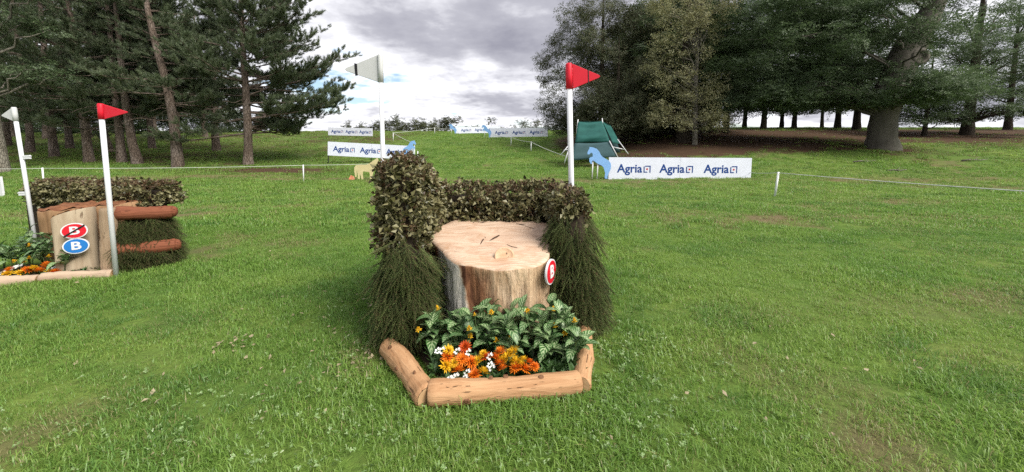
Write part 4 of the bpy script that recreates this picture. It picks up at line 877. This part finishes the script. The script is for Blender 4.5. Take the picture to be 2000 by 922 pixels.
# ================================================================ TENT
def build_tent():
    D = 24.5; t = thing('tent_shelter', 'dark green canvas shelter on white poles behind the near right banner', 'tent', (P(1160, 312, D).x, D, 0)); o = Vector(t.location)
    TEAL = wood('green_canvas', (.014, .075, .068), (.022, .105, .092), (.010, .055, .052), (1, 1, 2.5), 1.6, (.01, .05, .05), .02, .5); SLATE = wood('slate_canvas', (.035, .075, .082), (.045, .09, .10), (.03, .062, .07), (1, 1, 2), 1.5, (.03, .06, .07), .02, .4)
    def sheet(nm, c, mat, nu=14, nv=10, amp=.05, seed=0):
        a, b, d, e = [np.array(Vector(q) - o) for q in c]; v = []          # a-b top, e-d bottom
        r = np.random.default_rng(seed)
        for j in range(nv + 1):
            for i in range(nu + 1):
                u, w = i / nu, j / nv; p = (a * (1 - u) + b * u) * (1 - w) + (e * (1 - u) + d * u) * w
                s = amp * math.sin(math.pi * u) * (math.sin(9 * w + 3 * u * math.sin(2 * w)) * .6 + math.sin(17 * w + 1.5 * u) * .3); v.append(p + np.array((0, -s - amp * .6 * math.sin(math.pi * w), -.06 * math.sin(math.pi * u) * (1 - w))))
        mb = MB(); mb.add(v, [(j * (nu + 1) + i, j * (nu + 1) + i + 1, (j + 1) * (nu + 1) + i + 1, (j + 1) * (nu + 1) + i) for j in range(nv) for i in range(nu)]); ob = mb.obj(nm, mat, t)
        sd = ob.modifiers.new('thick', 'SOLIDIFY'); sd.thickness = .012
    T1, T2 = P(1129, 238, D), P(1176, 237, D); F1, F2 = P(1123, 279, D - .6), P(1191, 277, D - .6); B1, B2 = P(1112, 314, D - .9), P(1207, 306, D - .9)
    K1, K2 = P(1133, 240, D + 1.8), P(1193, 246, D + 1.8); W1, W2 = P(1197, 280, D + .1), P(1211, 281, D + 1.3); KB1, KB2 = P(1120, 300, D + 2.6), P(1212, 298, D + 2.6)
    sheet('upper_canvas', (T1, T2, F2, F1), TEAL, 14, 12, .12, 1); sheet('lower_canvas', (F1 + Vector((0, .02, 0)), F2 + Vector((0, .02, 0)), B2, B1), SLATE, 12, 8, .04, 2)
    sheet('roof_canvas', (K1, K2, T2 + Vector((0, .01, .0)), T1 + Vector((0, .01, 0))), TEAL, 10, 6, .04, 3); sheet('side_flap', (T2 + Vector((.02, 0, 0)), K2, W2, W1), TEAL, 10, 8, .06, 4)
    sheet('back_canvas', (K1, K2, KB2, KB1), SLATE, 8, 6, .03, 5); sheet('side_wall', (F1, K1, KB1, B1), SLATE, 8, 6, .03, 6)
    for a, b in ((P(1206, 272, D + .3), P(1227, 301, D)), (P(1113, 281, D - .5), P(1095, 303, D - .6)), (P(1196, 287, D), P(1219, 292, D + .2)), (P(1113, 291, D - .6), P(1101, 294, D - .5)), (T1 + Vector((0, 0, .16)), T1 - Vector((.1, 0, .8))), (T2 + Vector((0, 0, .2)), T2 - Vector((-.1, 0, .8))),
                 (P(1113, 285, D - .7), P(1102, 319, D - .9)), (P(1190, 275, D - .65), P(1207, 308, D - .95))):
        mb = MB(); mb.tube([a - o, b - o], .032, 8); mb.obj('pole', WHITE, t)
build_tent()

# ================================================================ TREES
def barkmat(name, a, b, c, sc=3.0):
    t = NT(name); v = t.coord('World', (1, 1, .35)); n = t.noise(v, sc * 3, 6, .65, .4); w = t.noise(t.coord('World', (1, 1, .5)), sc * .7, 4)
    vo = t.new('TexVoronoi', feature='DISTANCE_TO_EDGE'); t.put(vo.inputs['Vector'], v); vo.inputs['Scale'].default_value = sc * 3.5
    col = t.mix(t.ramp(n, [(.35, 0.0), (.65, 1.0)]), a, b); col = t.mix(t.ramp(w, [(.45, 0.0), (.65, .7)]), col, c); col = t.mix(t.ramp(vo.outputs['Distance'], [(.0, .7), (.09, 0.0)]), col, tuple(.35 * x for x in a))
    return t.finish(col, .9, t.math('ADD', n, t.ramp(vo.outputs['Distance'], [(0, 0.0), (.12, .8)])), .05, .8, spec=.1)
PBARK = barkmat('pine_bark', (.10, .073, .057), (.18, .140, .114), (.25, .205, .18)); BBARK = wood('beech_bark', (.075, .066, .054), (.125, .112, .092), (.062, .064, .044), (1.2, 1.2, .5), 1.6, (.05, .045, .035), .05, .8); GBARK = barkmat('grey_bark', (.17, .155, .13), (.27, .25, .21), (.13, .115, .09), 3)
DBARK = barkmat('dark_bark', (.035, .028, .022), (.07, .055, .042), (.05, .042, .03), 2)
PINEN = leafmat('pine_needle', (.050, .075, .038), (.140, .178, .092), (.15, .14, .076), .26, .5, .25, .06)
BEECHL = leafmat('beech_leaf', (.046, .080, .040), (.135, .190, .086), None, .40, .5, .22, spec=.35); HORNL = leafmat('hornbeam_leaf', (.044, .058, .027), (.108, .128, .060), (.13, .11, .055), .3, .55, .3, .12)
BIRCHL = leafmat('birch_leaf', (.17, .18, .085), (.32, .32, .17), (.30, .27, .12), .40, .5, .4, .15); FARL = leafmat('far_leaf', (.045, .058, .026), (.095, .105, .045), None, .2, .6, .1)
def pine_tuft(seed, n=52, ln=.42, nl=.18, w=.011):
    r = np.random.default_rng(seed); mb = MB(); V = []; Fc = []
    for i in range(n):
        s = .25 + .75 * (i / n); a = i * 2.399 + r.normal() * .3; p = np.array((0, s * ln, .06 * s * s)); d = np.array((math.cos(a) * .85, .75 + .5 * (s > .85), math.sin(a) * .85 + .15)); d /= np.linalg.norm(d); e = d * nl * r.uniform(.75, 1.15)
        sd = np.cross(d, (r.normal(), r.normal(), r.normal())); sd = sd / np.linalg.norm(sd) * w; o = len(V); V += [p - sd, p + sd, p + e]; Fc.append((o, o + 1, o + 2))
    mb.add(V, Fc); return mb
PT = [proto('pine_tuft%d' % i, pine_tuft(i), PINEN, False) for i in range(3)]
def spray(seed, n=18, ln=.55, L=.105, W=.068, flat=.35):
    r = np.random.default_rng(seed); mb = MB()
    for i in range(n):
        s = .1 + .9 * (i + r.random()) / n; side = 1 if i % 2 else -1; off = side * r.uniform(.03, .22) * (1.15 - s); p = np.array((off, s * ln, r.normal() * .05 * flat * 2)); d = (side * r.uniform(.3, 1.1), 1, r.normal() * .35 - .15); leaf_quad(mb, p, d, (r.normal() * flat, r.normal() * flat, 1), L * r.uniform(.75, 1.2), W * r.uniform(.8, 1.15), 0, .12)
    return mb
def sprayset(nm, mat, k=3, **kw): return [proto('%s%d' % (nm, i), spray(70 + i, **kw), mat, False) for i in range(k)]
SB = sprayset('beech_spray', BEECHL, n=20, ln=.62, flat=.30); SH = sprayset('hornbeam_spray', HORNL, n=20, ln=.5, L=.085, W=.055, flat=.8); SBi = sprayset('birch_spray', BIRCHL, n=14, ln=.5, L=.085, W=.070, flat=.8); SF = sprayset('far_spray', FARL, n=12, ln=1.0, L=.30, W=.20, flat=.6)

def pine(label, base, Ht, r0, lo, Lmax, seed, path=None, step=.55, nb=4, bias=None, sec=6, dead=5, group='pine trees on the left', detail=True, droop=.22, avoid=0):
    r = np.random.default_rng(seed); b = np.array(base, float); t = thing('pine_tree', label, 'tree', base, group)
    hs = np.linspace(0, 1, 12); P0 = np.c_[np.cumsum(r.normal(size=12) * .06), np.cumsum(r.normal(size=12) * .06), hs * Ht]; P0[:, :2] -= P0[0, :2]
    if path is not None:
        pa = np.array(path); P0[:, 0] = np.interp(P0[:, 2], pa[:, 2], pa[:, 0]) + .4 * P0[:, 0]; P0[:, 1] = np.interp(P0[:, 2], pa[:, 2], pa[:, 1])
    rad = r0 * (1 - .80 * hs); rad[0] *= 1.35; P0[0, 2] = -.3; P0 = np.insert(P0, 1, P0[0] * .9 + P0[1] * .1, 0); rad = np.insert(rad, 1, r0 * 1.12); P0[1] = [P0[0, 0], P0[0, 1], .35]; P0 = P0[np.argsort(P0[:, 2])]
    mb = MB(); mb.tube(P0, np.sort(rad)[::-1], 12, False, 0, .10, r); mb.obj('trunk', PBARK, t)
    def at(z): return np.array((np.interp(z, P0[:, 2], P0[:, 0]), np.interp(z, P0[:, 2], P0[:, 1]), z))
    mbb = MB(); pts = []; ds = []
    def tufts(pp, s0, gap, k=1):
        seg = np.linalg.norm(np.diff(pp, axis=0), axis=1).sum(); n = max(1, int(seg * (1 - s0) / gap))
        for i in range(n):
            s = s0 + (1 - s0) * (i + r.random()) / n; f = s * (len(pp) - 1); j = min(len(pp) - 2, int(f)); q = pp[j] * (1 - f + j) + pp[j + 1] * (f - j); d = pp[j + 1] - pp[j]; d = d / (np.linalg.norm(d) + 1e-9)
            for _ in range(k): pts.append(q + r.normal(size=3) * .06); ds.append(d * .8 + np.array((r.normal() * .5, r.normal() * .5, .45 + r.normal() * .25)))
    z = lo
    while z < Ht - .4:
        u = (z - lo) / (Ht - lo); Lz = Lmax * (1 - u) ** .55 * (.72 + .28 * min(1, u * 6))
        for i in range(nb):
            az = r.uniform(0, 6.283)
            if bias is not None and r.random() < .55: az = bias + r.normal() * .8
            if avoid and r.random() < avoid and math.sin(az) < -.35: az = -az
            L = Lz * r.uniform(.55, 1.1); el = R(r.uniform(-9, 18)) + u * .55; n = 7; s = np.linspace(0, 1, n); d = np.array((math.cos(az), math.sin(az)))
            pp = at(z) + np.c_[np.outer(s * L * math.cos(el), d), s * L * math.sin(el) - droop * L * s ** 1.5 * (1 - u) * r.uniform(.5, 1.3) + .20 * L * s ** 4]
            pp[1:-1, :2] += r.normal(size=(n - 2, 2)) * .05 * L ** .5
            rb = min(r0 * .28, .018 + .012 * L) * (1 - .5 * u); mbb.tube(pp, np.linspace(rb, .008, n), 5, False); tufts(pp, .55, .22, 2)
            for k in range(sec if L > 1 else 3):
                sk = r.uniform(.14, .97); f = sk * (n - 1); j = min(n - 2, int(f)); q = pp[j] * (1 - f + j) + pp[j + 1] * (f - j); a2 = az + r.choice((-1, 1)) * r.uniform(.5, 1.15); l2 = L * r.uniform(.22, .45) * (1.15 - .6 * sk); d2 = np.array((math.cos(a2), math.sin(a2)))
                s2 = np.linspace(0, 1, 4); p2 = q + np.c_[np.outer(s2 * l2, d2), l2 * (.06 * s2 + .28 * s2 ** 2.5) + r.normal() * .08 * s2]
                if detail: mbb.tube(p2, np.linspace(.018, .006, 4), 3, False)
                tufts(p2, .25, .17, 2 if detail else 1)
        z += step * r.uniform(.8, 1.2)
    for i in range(dead):
        z = r.uniform(.8, lo + 2.5); az = r.uniform(0, 6.283); L = r.uniform(.5, 3.2); s = np.linspace(0, 1, 7); pp = at(z) + np.c_[np.outer(s * L, (math.cos(az), math.sin(az))), -.25 * L * s ** 2 + .1 * L * s + .05 * np.sin(s * 7 + i) * L]; mbb.tube(pp, np.linspace(.035, .006, 7), 4, False)
    kind(mbb.obj('branches', PBARK, t), 'stuff'); pts = np.array(pts); k = len(pts)
    kind(scatter('crown', pts, aim(ds, r.uniform(0, 6.28, k)), r.uniform(.8, 1.35, k), PT, t), 'stuff')
    return t
def Gp(px, py): q = G(px, py); return (q.x, q.y, gz(q.x, q.y))
b1 = Gp(485, 322); pine('nearest spreading pine at the right end of the pine wood', b1, 15.5, .29, 2.2, 7.3, 11, None, .50, 4, .1, 7, 5, droop=.18, avoid=.7)
b2 = Gp(348, 326); D2 = b2[1]
pine('pine with a leaning pale trunk, second from the right end of the wood', b2, 17, .31, 4.2, 4.6, 12, [(0, 0, 0), (-.1, .0, 3), (-.45, .1, 5.2), (-1.2, .2, 8.5), (-1.7, .3, 12), (-1.9, .3, 17)], .5, 4, 2.4, 6, 12, avoid=.95)
b3 = Gp(268, 320); pine('pine trunk standing just right of its close twin in the wood', b3, 16, .28, 3.6, 4.4, 13, [(0, 0, 0), (-.35, 0, 3.5), (-.5, 0, 6), (-.6, 0, 16)], .5, 4, 2.2, 6, 10, avoid=.95)
b4 = Gp(238, 318); pine('pine trunk standing just left of its close twin in the wood', b4, 17, .26, 3.8, 4.6, 14, [(0, 0, 0), (.1, 0, 4), (.15, 0, 8), (.0, 0, 17)], .5, 4, 2.2, 6, 10, avoid=.95)
b5 = (pl(425, 34), 34, gz(pl(425, 34), 34)); pine('slim far pine seen between the two nearest pines', b5, 15, .30, 3.2, 4.5, 15, None, .6, 4, None, 5, 4)
k = 0
for (px, d, Hh) in [(175, 27, 16), (108, 30, 17), (62, 33, 16), (140, 36, 18), (20, 38, 18), (215, 33, 17), (300, 36, 18), (350, 42, 17), (262, 44, 18), (95, 46, 18), (180, 48, 19), (30, 50, 18), (405, 48, 16), (-60, 34, 17), (-120, 42, 18), (310, 55, 19)]:
    x = pl(px, d); pine('tall dark pine deep in the wood on the left', (x, d, gz(x, d)), Hh, .27, 3.0 if d > 29 else 2.4, 5.4, 500 + k, None, .68, 4, None, 4, 3, 'pines deep in the left wood', False); k += 1

def broadleaf(name, label, base, trunk, cc, cr, zlow, ncl, clr, nsp, protos, bark, seed, group, sc=1.0, flat=.55, limbs=40, tilt=.15, lmin=.03, low=.18):
    r = np.random.default_rng(seed); t = thing(name, label, 'tree', base, group); b = np.array(base, float)
    T = np.array(trunk, float); mb = MB(); zz = np.interp(np.linspace(0, len(T) - 1, 3 * len(T)), np.arange(len(T)), np.arange(len(T))); TT = np.array([[np.interp(q, np.arange(len(T)), T[:, c]) for c in range(4)] for q in zz])
    mb.tube(TT[:, :3], TT[:, 3], 14, False, 0, .10, r); mb.obj('trunk', bark, t)
    cc = np.array(cc, float) - b; cr = np.array(cr, float); pts = []; ds = []; cl = []
    while len(cl) < ncl:
        v = r.normal(size=3); v /= np.linalg.norm(v); p = cc + v * cr * r.random() ** .42
        lowz = zlow - b[2] + r.normal() * .45
        if len(cl) < ncl * low: a_ = r.uniform(0, 6.283); q_ = r.random() ** .5 * .88; p = np.array((cc[0] + math.cos(a_) * cr[0] * q_, cc[1] + math.sin(a_) * cr[1] * q_, zlow - b[2] + abs(r.normal()) * .6))
        elif p[2] < lowz: continue
        cl.append(p)
    mbb = MB()
    for i, p in enumerate(cl):
        rr = clr * r.uniform(.65, 1.3); n = int(nsp * (rr / clr) ** 2)
        v = r.normal(size=(n, 3)); v /= np.linalg.norm(v, axis=1)[:, None]; q = p + v * (r.random(n) ** .45)[:, None] * np.array((rr, rr, rr * flat)); pts.append(q)
        out = q - np.array((np.interp(p[2], T[:, 2], T[:, 0]), np.interp(p[2], T[:, 2], T[:, 1]), p[2])); out[:, 2] = 0; out /= np.linalg.norm(out, axis=1)[:, None] + 1e-6
        ds.append(out + r.normal(size=(n, 3)) * np.array((.6, .6, .25)) + np.array((0, 0, -tilt)))
        if i < limbs:
            hz = max(T[1, 2], min(p[2] * .75 - .3, T[-1, 2])); a = np.array((np.interp(hz, T[:, 2], T[:, 0]), np.interp(hz, T[:, 2], T[:, 1]), hz)); s = np.linspace(0, 1, 8)[:, None]
            pp = a + (p - a) * s + np.array((0, 0, .10 * np.linalg.norm(p - a))) * np.sin(s * 3.14) + np.r_[np.zeros((1, 3)), r.normal(size=(6, 3)) * .13, np.zeros((1, 3))]
            mbb.tube(pp, np.linspace(min(.10, lmin + .012 * np.linalg.norm(p - a)), .012, 8), 5, False)
    if limbs: kind(mbb.obj('branches', bark, t), 'stuff')
    pts = np.concatenate(pts); ds = np.concatenate(ds); k = len(pts)
    e = np.c_[np.arcsin(np.clip(ds[:, 2] / (np.linalg.norm(ds, axis=1) + 1e-9), -1, 1)), r.normal(size=k) * .45, np.arctan2(-ds[:, 0], ds[:, 1])]
    kind(scatter('crown', pts, e, r.uniform(.75, 1.3, k) * sc, protos, t), 'stuff'); return t
def straight(Ht, r0, lx=0.0, ly=0.0, sw=1.3): return [(0, 0, -.4, r0 * sw * 1.15), (0, 0, .25, r0 * sw), (lx * .06, ly * .06, Ht * .10, r0), (lx * .3, ly * .3, Ht * .4, r0 * .8), (lx * .7, ly * .7, Ht * .75, r0 * .45), (lx, ly, Ht, r0 * .1)]
RG = 'broadleaf trees on the right'
def gb(x, y): return (x, y, gz(x, y))
broadleaf('hornbeam_tree', 'dense dark rounded tree at the left edge of the right-hand wood', gb(8.6, 36), straight(14, .3), (8.7, 36, 8.7), (5.9, 5.0, 7.2), 3.7, 150, 1.25, 95, SH, DBARK, 21, RG, 1.1, .8, 20, .5)
broadleaf('hornbeam_tree', 'taller dense dark tree behind the pale slender birch', gb(14.5, 37), straight(17, .34), (14.8, 37, 10.5), (5.8, 5.0, 9.0), 4.0, 150, 1.3, 90, SH, DBARK, 22, RG, 1.1, .8, 20, .5)
broadleaf('hornbeam_tree', 'dark leafy tree directly behind the green tent', gb(8.9, 31.5), straight(9, .22), (8.9, 31.5, 5.9), (3.6, 2.6, 3.2), 3.6, 60, 1.0, 85, SH, DBARK, 28, RG, 1.0, .8, 12, .5)
q = Gp(1357, 283)
broadleaf('birch_tree', 'slender birch with pale trunk and thin yellow-green leaves', q, [(0, 0, -.3, .22), (0, 0, .2, .20), (-.05, 0, 2, .17), (-.12, 0, 5, .14), (-.15, 0, 9, .10), (-.2, 0, 13, .05), (-.2, 0, 15, .02)], (q[0] - .9, q[1] - .6, 9.2), (3.0, 1.8, 6.6), 3.6, 66, .85, 36, SBi, GBARK, 23, RG, 1.0, .9, 70, .4, .018)
q = Gp(1333, 277)
broadleaf('beech_tree', 'thick dark trunked beech just left of the slender birch', q, straight(15, .42), (q[0] + 1.5, q[1] + 2.5, 9.6), (4.5, 3.8, 6.8), 4.2, 85, 1.3, 70, SB, DBARK, 24, RG, 1.0, .6, 25)
q = Gp(1722, 289); D5 = q[1]
def T5(px, py, r): v = P(px, py, D5); return (v.x - q[0], 0, v.z - q[2], r)
broadleaf('beech_tree', 'huge old beech with a massive leaning trunk on the right', q, [(0, 0, -.4, 1.2), (0, 0, .12, .98), T5(1722, 268, .82), T5(1727, 225, .76), T5(1738, 180, .86), T5(1757, 130, .92), T5(1784, 80, .84), T5(1815, 30, .62), T5(1850, -40, .45), T5(1890, -140, .2)], (q[0] - 2.8, q[1] + .8, 10.2), (8.8, 5.6, 7.4), 4.9, 225, 1.35, 78, SB, BBARK, 25, RG, 1.05, .42, 60)
bt = [o for o in C.objects if o.get('label', '').startswith('huge old beech')][0]; kp = P(1771, 116, D5) - Vector(q) + Vector((.05, -.84, 0)); mb = MB(); a = np.linspace(0, 6.283, 18, endpoint=False)
rg = lambda r_, dy: [(kp.x + math.cos(w) * r_ * 1.1, kp.y + dy, kp.z + math.sin(w) * r_) for w in a]
mb.add(rg(.62, .22) + rg(.55, -.06) + rg(.40, -.10) + rg(.30, -.02) + rg(.2, .12), [(i * 18 + j, i * 18 + (j + 1) % 18, (i + 1) * 18 + (j + 1) % 18, (i + 1) * 18 + j) for i in range(4) for j in range(18)] + [tuple(72 + j for j in range(18))]); recalc(mb.obj('knot_hole', BBARK, bt))
q2 = Gp(1888, 264)
broadleaf('beech_tree', 'tall beech with thin layered sprays near the right picture edge', q2, straight(16, .40, .3), (q2[0] + .8, q2[1] - .5, 9.8), (7.2, 5.5, 6.6), 4.7, 125, 1.25, 46, SB, DBARK, 26, RG, 1.05, .35, 60)
q3 = Gp(1805, 266)
broadleaf('beech_tree', 'small thin beech between the huge beech and the right-edge beech', q3, straight(8, .16, .2), (q3[0], q3[1], 6.6), (2.8, 2.4, 2.8), 4.0, 34, 1.0, 45, SB, DBARK, 27, RG, 1.0, .4, 20)
for i, (px, d, rr, Hh, nn, cx) in enumerate([(1382, 40, .22, 14, 60, 5.0), (1415, 38, .26, 15, 60, 5.0), (1487, 46, .28, 15, 60, 5.2), (1522, 50, .22, 14, 45, 4.6), (1546, 47, .24, 15, 55, 5.0), (1600, 55, .2, 13, 40, 4.5), (1630, 48, .30, 16, 60, 5.4), (1667, 44, .34, 16, 60, 5.2), (1450, 52, .25, 15, 50, 5), (1300, 44, .22, 14, 50, 5.0), (1270, 40, .22, 13, 50, 4.5), (1960, 44, .3, 15, 36, 5), (1245, 46, .2, 13, 40, 4.5)]):
    x = pl(px, d); g = gz(x, d)
    broadleaf('beech_tree', 'dark slim-trunked beech standing back in the right-hand wood', (x, d, g), straight(Hh, rr, [.4, -.5, .3, -.2][i % 4]), (x, d, g + Hh * .62), (cx, 4.0, Hh * .50), g + 2.9 + .4 * (i % 3), int(nn * 1.25), 1.5, 52, SB, DBARK, 600 + i, 'beeches standing back in the right wood', 1.35, .5, 14)
for i, px in enumerate([-90, 10, 70, 130, 190, 250, 310, 370, 430]):
    d = 58 + 3 * (i % 3); x = pl(px, d); g = gz(x, d)
    broadleaf('undergrowth_shrub', 'dark shrub closing the back of the pine wood', (x, d, g), straight(4, .12), (x, d, g + 2.6), (4.2, 2.5, 3.2), g + .3, 22, 1.5, 46, SB, DBARK, 800 + i, 'shrubs behind the pine wood', 1.6, .8, 0)
# bare-limbed tree at the left edge
q = Gp(4, 337)
broadleaf('bare_tree', 'grey-trunked tree with bare pale limbs at the left picture edge', q, [(0, 0, -.3, .42), (0, 0, .3, .34), (-.1, 0, 2.5, .28), (-.2, 0, 6, .24), (.2, 0, 9, .14), (.6, 0, 13, .04)], (q[0] + 1, q[1], 10.5), (4.0, 2.0, 3.6), 6.0, 22, 1.2, 40, SB, GBARK, 31, 'edge trees', 1.0, .6, 22, .15, .05)
# trees along the far skyline
for i, (px, d, Hh, w) in enumerate([(700, 118, 5.6, 3.0), (738, 130, 6.2, 3.2), (762, 125, 7.4, 4.0), (795, 120, 7.6, 4.4), (812, 124, 7.2, 4.6), (838, 122, 7.0, 4.2), (862, 130, 8.2, 3.0), (880, 128, 8.4, 3.2), (960, 150, 8.6, 4.5), (985, 160, 8.8, 5.0), (1018, 150, 8.4, 4.5), (1040, 145, 7.4, 4.0), (1062, 140, 6.6, 3.6), (910, 165, 8.0, 5.0), (1350, 120, 5.8, 6.0), (1260, 120, 6.2, 5.0), (1310, 125, 6.0, 6.0), (776, 140, 6.8, 4.5), (940, 170, 8.6, 5.5)]):
    x = pl(px, d); g = gz(x, d)
    broadleaf('skyline_tree', 'small distant round tree on the skyline behind the hill', (x, d, g), straight(Hh * .8, .2), (x, d, g + Hh * .58), (w, w * .8, Hh * .46), g + .6, 16, 1.7, 26, SF, DBARK, 700 + i, 'trees on the far skyline', 1.0, .8, 5)

# ================================================================ SMALL THINGS ON THE GROUND
LITM = leafmat('fallen_leaf', (.20, .15, .085), (.36, .31, .20), None, .1, .7, 5, .08)
def fallen(seed):
    mb = MB(); r = np.random.default_rng(seed); leaf_quad(mb, (0, -.5, 0), (0, 1, .05), (r.normal() * .3, 0, 1), 1, .62, 0, r.uniform(-.2, .3)); return mb
LP = [proto('fallen_leaf%d' % i, fallen(i), LITM, False) for i in range(3)]
def ground_bits(name, label, cat, spots, protos, sc, lift, seed, tilt=.35):
    r = np.random.default_rng(seed); pts = []
    for px, py, sx, sy, n in spots:
        g = G(px, py); pts.append(np.c_[g.x + r.normal(size=n) * sx, g.y + r.normal(size=n) * sy])
    p = np.concatenate(pts); p = p[p[:, 1] > 1.6]; k = len(p)
    o = scatter(name, np.c_[p, zt(p[:, 0], p[:, 1]) + r.uniform(.5, 1.2, k) * lift], np.c_[r.normal(size=(k, 2)) * tilt, r.uniform(0, 6.28, k)], r.uniform(.7, 1.3, k) * sc, protos); kind(o, 'stuff'); tag(o, label, cat)
ground_bits('fallen_leaves', 'scattered dry fallen leaves lying on the lawn', 'leaves', [(455, 680, .09, .07, 22), (640, 610, .5, .35, 16), (580, 715, .4, .3, 14), (715, 700, .12, .2, 50), (420, 815, .5, .3, 8), (700, 640, .2, .3, 24), (1300, 800, 1.0, .5, 8), (1600, 650, 1.6, .8, 12), (1650, 740, .8, .5, 8), (260, 650, 1.5, .8, 8), (1500, 500, 4, 1.5, 24), (400, 500, 3, 1.2, 16)], LP, .037, .034, 41)
CLOV = leafmat('clover_leaf', (.12, .22, .065), (.22, .33, .12), (.34, .40, .24), .15, .5, 6, .12, gloss=.04)
def clover(seed):
    mb = MB(); r = np.random.default_rng(seed)
    for k in range(5):
        c = r.normal(size=3) * np.array((.9, .9, .25))
        for i in range(3): a = i * 2.094 + r.random() * 2; leaf_quad(mb, c, (math.cos(a), math.sin(a), .25), (0, 0, 1.), 1.0, .72, 0, .2)
    return mb
CP = [proto('clover%d' % i, clover(i), CLOV, False) for i in range(3)]
ground_bits('silvery_clover', 'silvery green clover patches in the lawn round the flower bed', 'clover', [(1190, 690, .25, .3, 100), (1290, 690, .35, .3, 55), (1180, 800, .3, .22, 85), (980, 850, .4, .18, 75), (700, 860, .4, .2, 60), (600, 720, .4, .3, 40), (1320, 740, .5, .3, 70), (1250, 850, .5, .2, 80), (660, 620, .4, .4, 40), (100, 880, .8, .25, 90), (560, 880, .5, .2, 70), (450, 800, .6, .25, 60)], CP, .010, .036, 42, .5)
for i, (px, py, L, a, w) in enumerate([(1690, 318, 1.6, .1, 'left'), (1905, 316, 1.5, -.1, 'right'), (1752, 336, .9, -.35, 'nearest')]):
    g = G(px, py); t = thing('fallen_branch', {'left': 'dead branch on the shaded grass right of the near banner', 'right': 'dead branch on the shaded grass near the right picture edge', 'nearest': 'short dead stick lying nearest the track on the right'}[w], 'branch', (g.x, g.y, gz(g.x, g.y) + .06), 'dead branches under the beeches', a)
    mb = MB(); mb.tube([(-L / 2, 0, 0), (-L / 6, .05, .05), (L / 6, -.04, .03), (L / 2, .06, .1)], [.05, .042, .03, .012], 7); mb.obj('stick', GBARK, t); mb = MB(); mb.tube([(0, 0, .04), (L * .15, .2, .12), (L * .3, .3, .2)], [.022, .016, .006], 6); mb.obj('side_twig', GBARK, t)

# ================================================================ ONE LABEL FOR EACH OF THE LOOK-ALIKES
ORD = 'first second third fourth fifth sixth seventh eighth ninth tenth eleventh twelfth thirteenth fourteenth fifteenth sixteenth seventeenth eighteenth nineteenth'.split()
same = {}
for o in C.objects:
    if o.get('label') and o.get('group'): same.setdefault(o['label'], []).append(o)
for lab, os_ in same.items():
    if len(os_) > 1:
        os_.sort(key=lambda o: o.location.x / o.location.y)
        for i, o in enumerate(os_): o['label'] = lab + ', ' + (ORD[i] + ' from the left' if i < len(os_) - 1 else 'rightmost one')
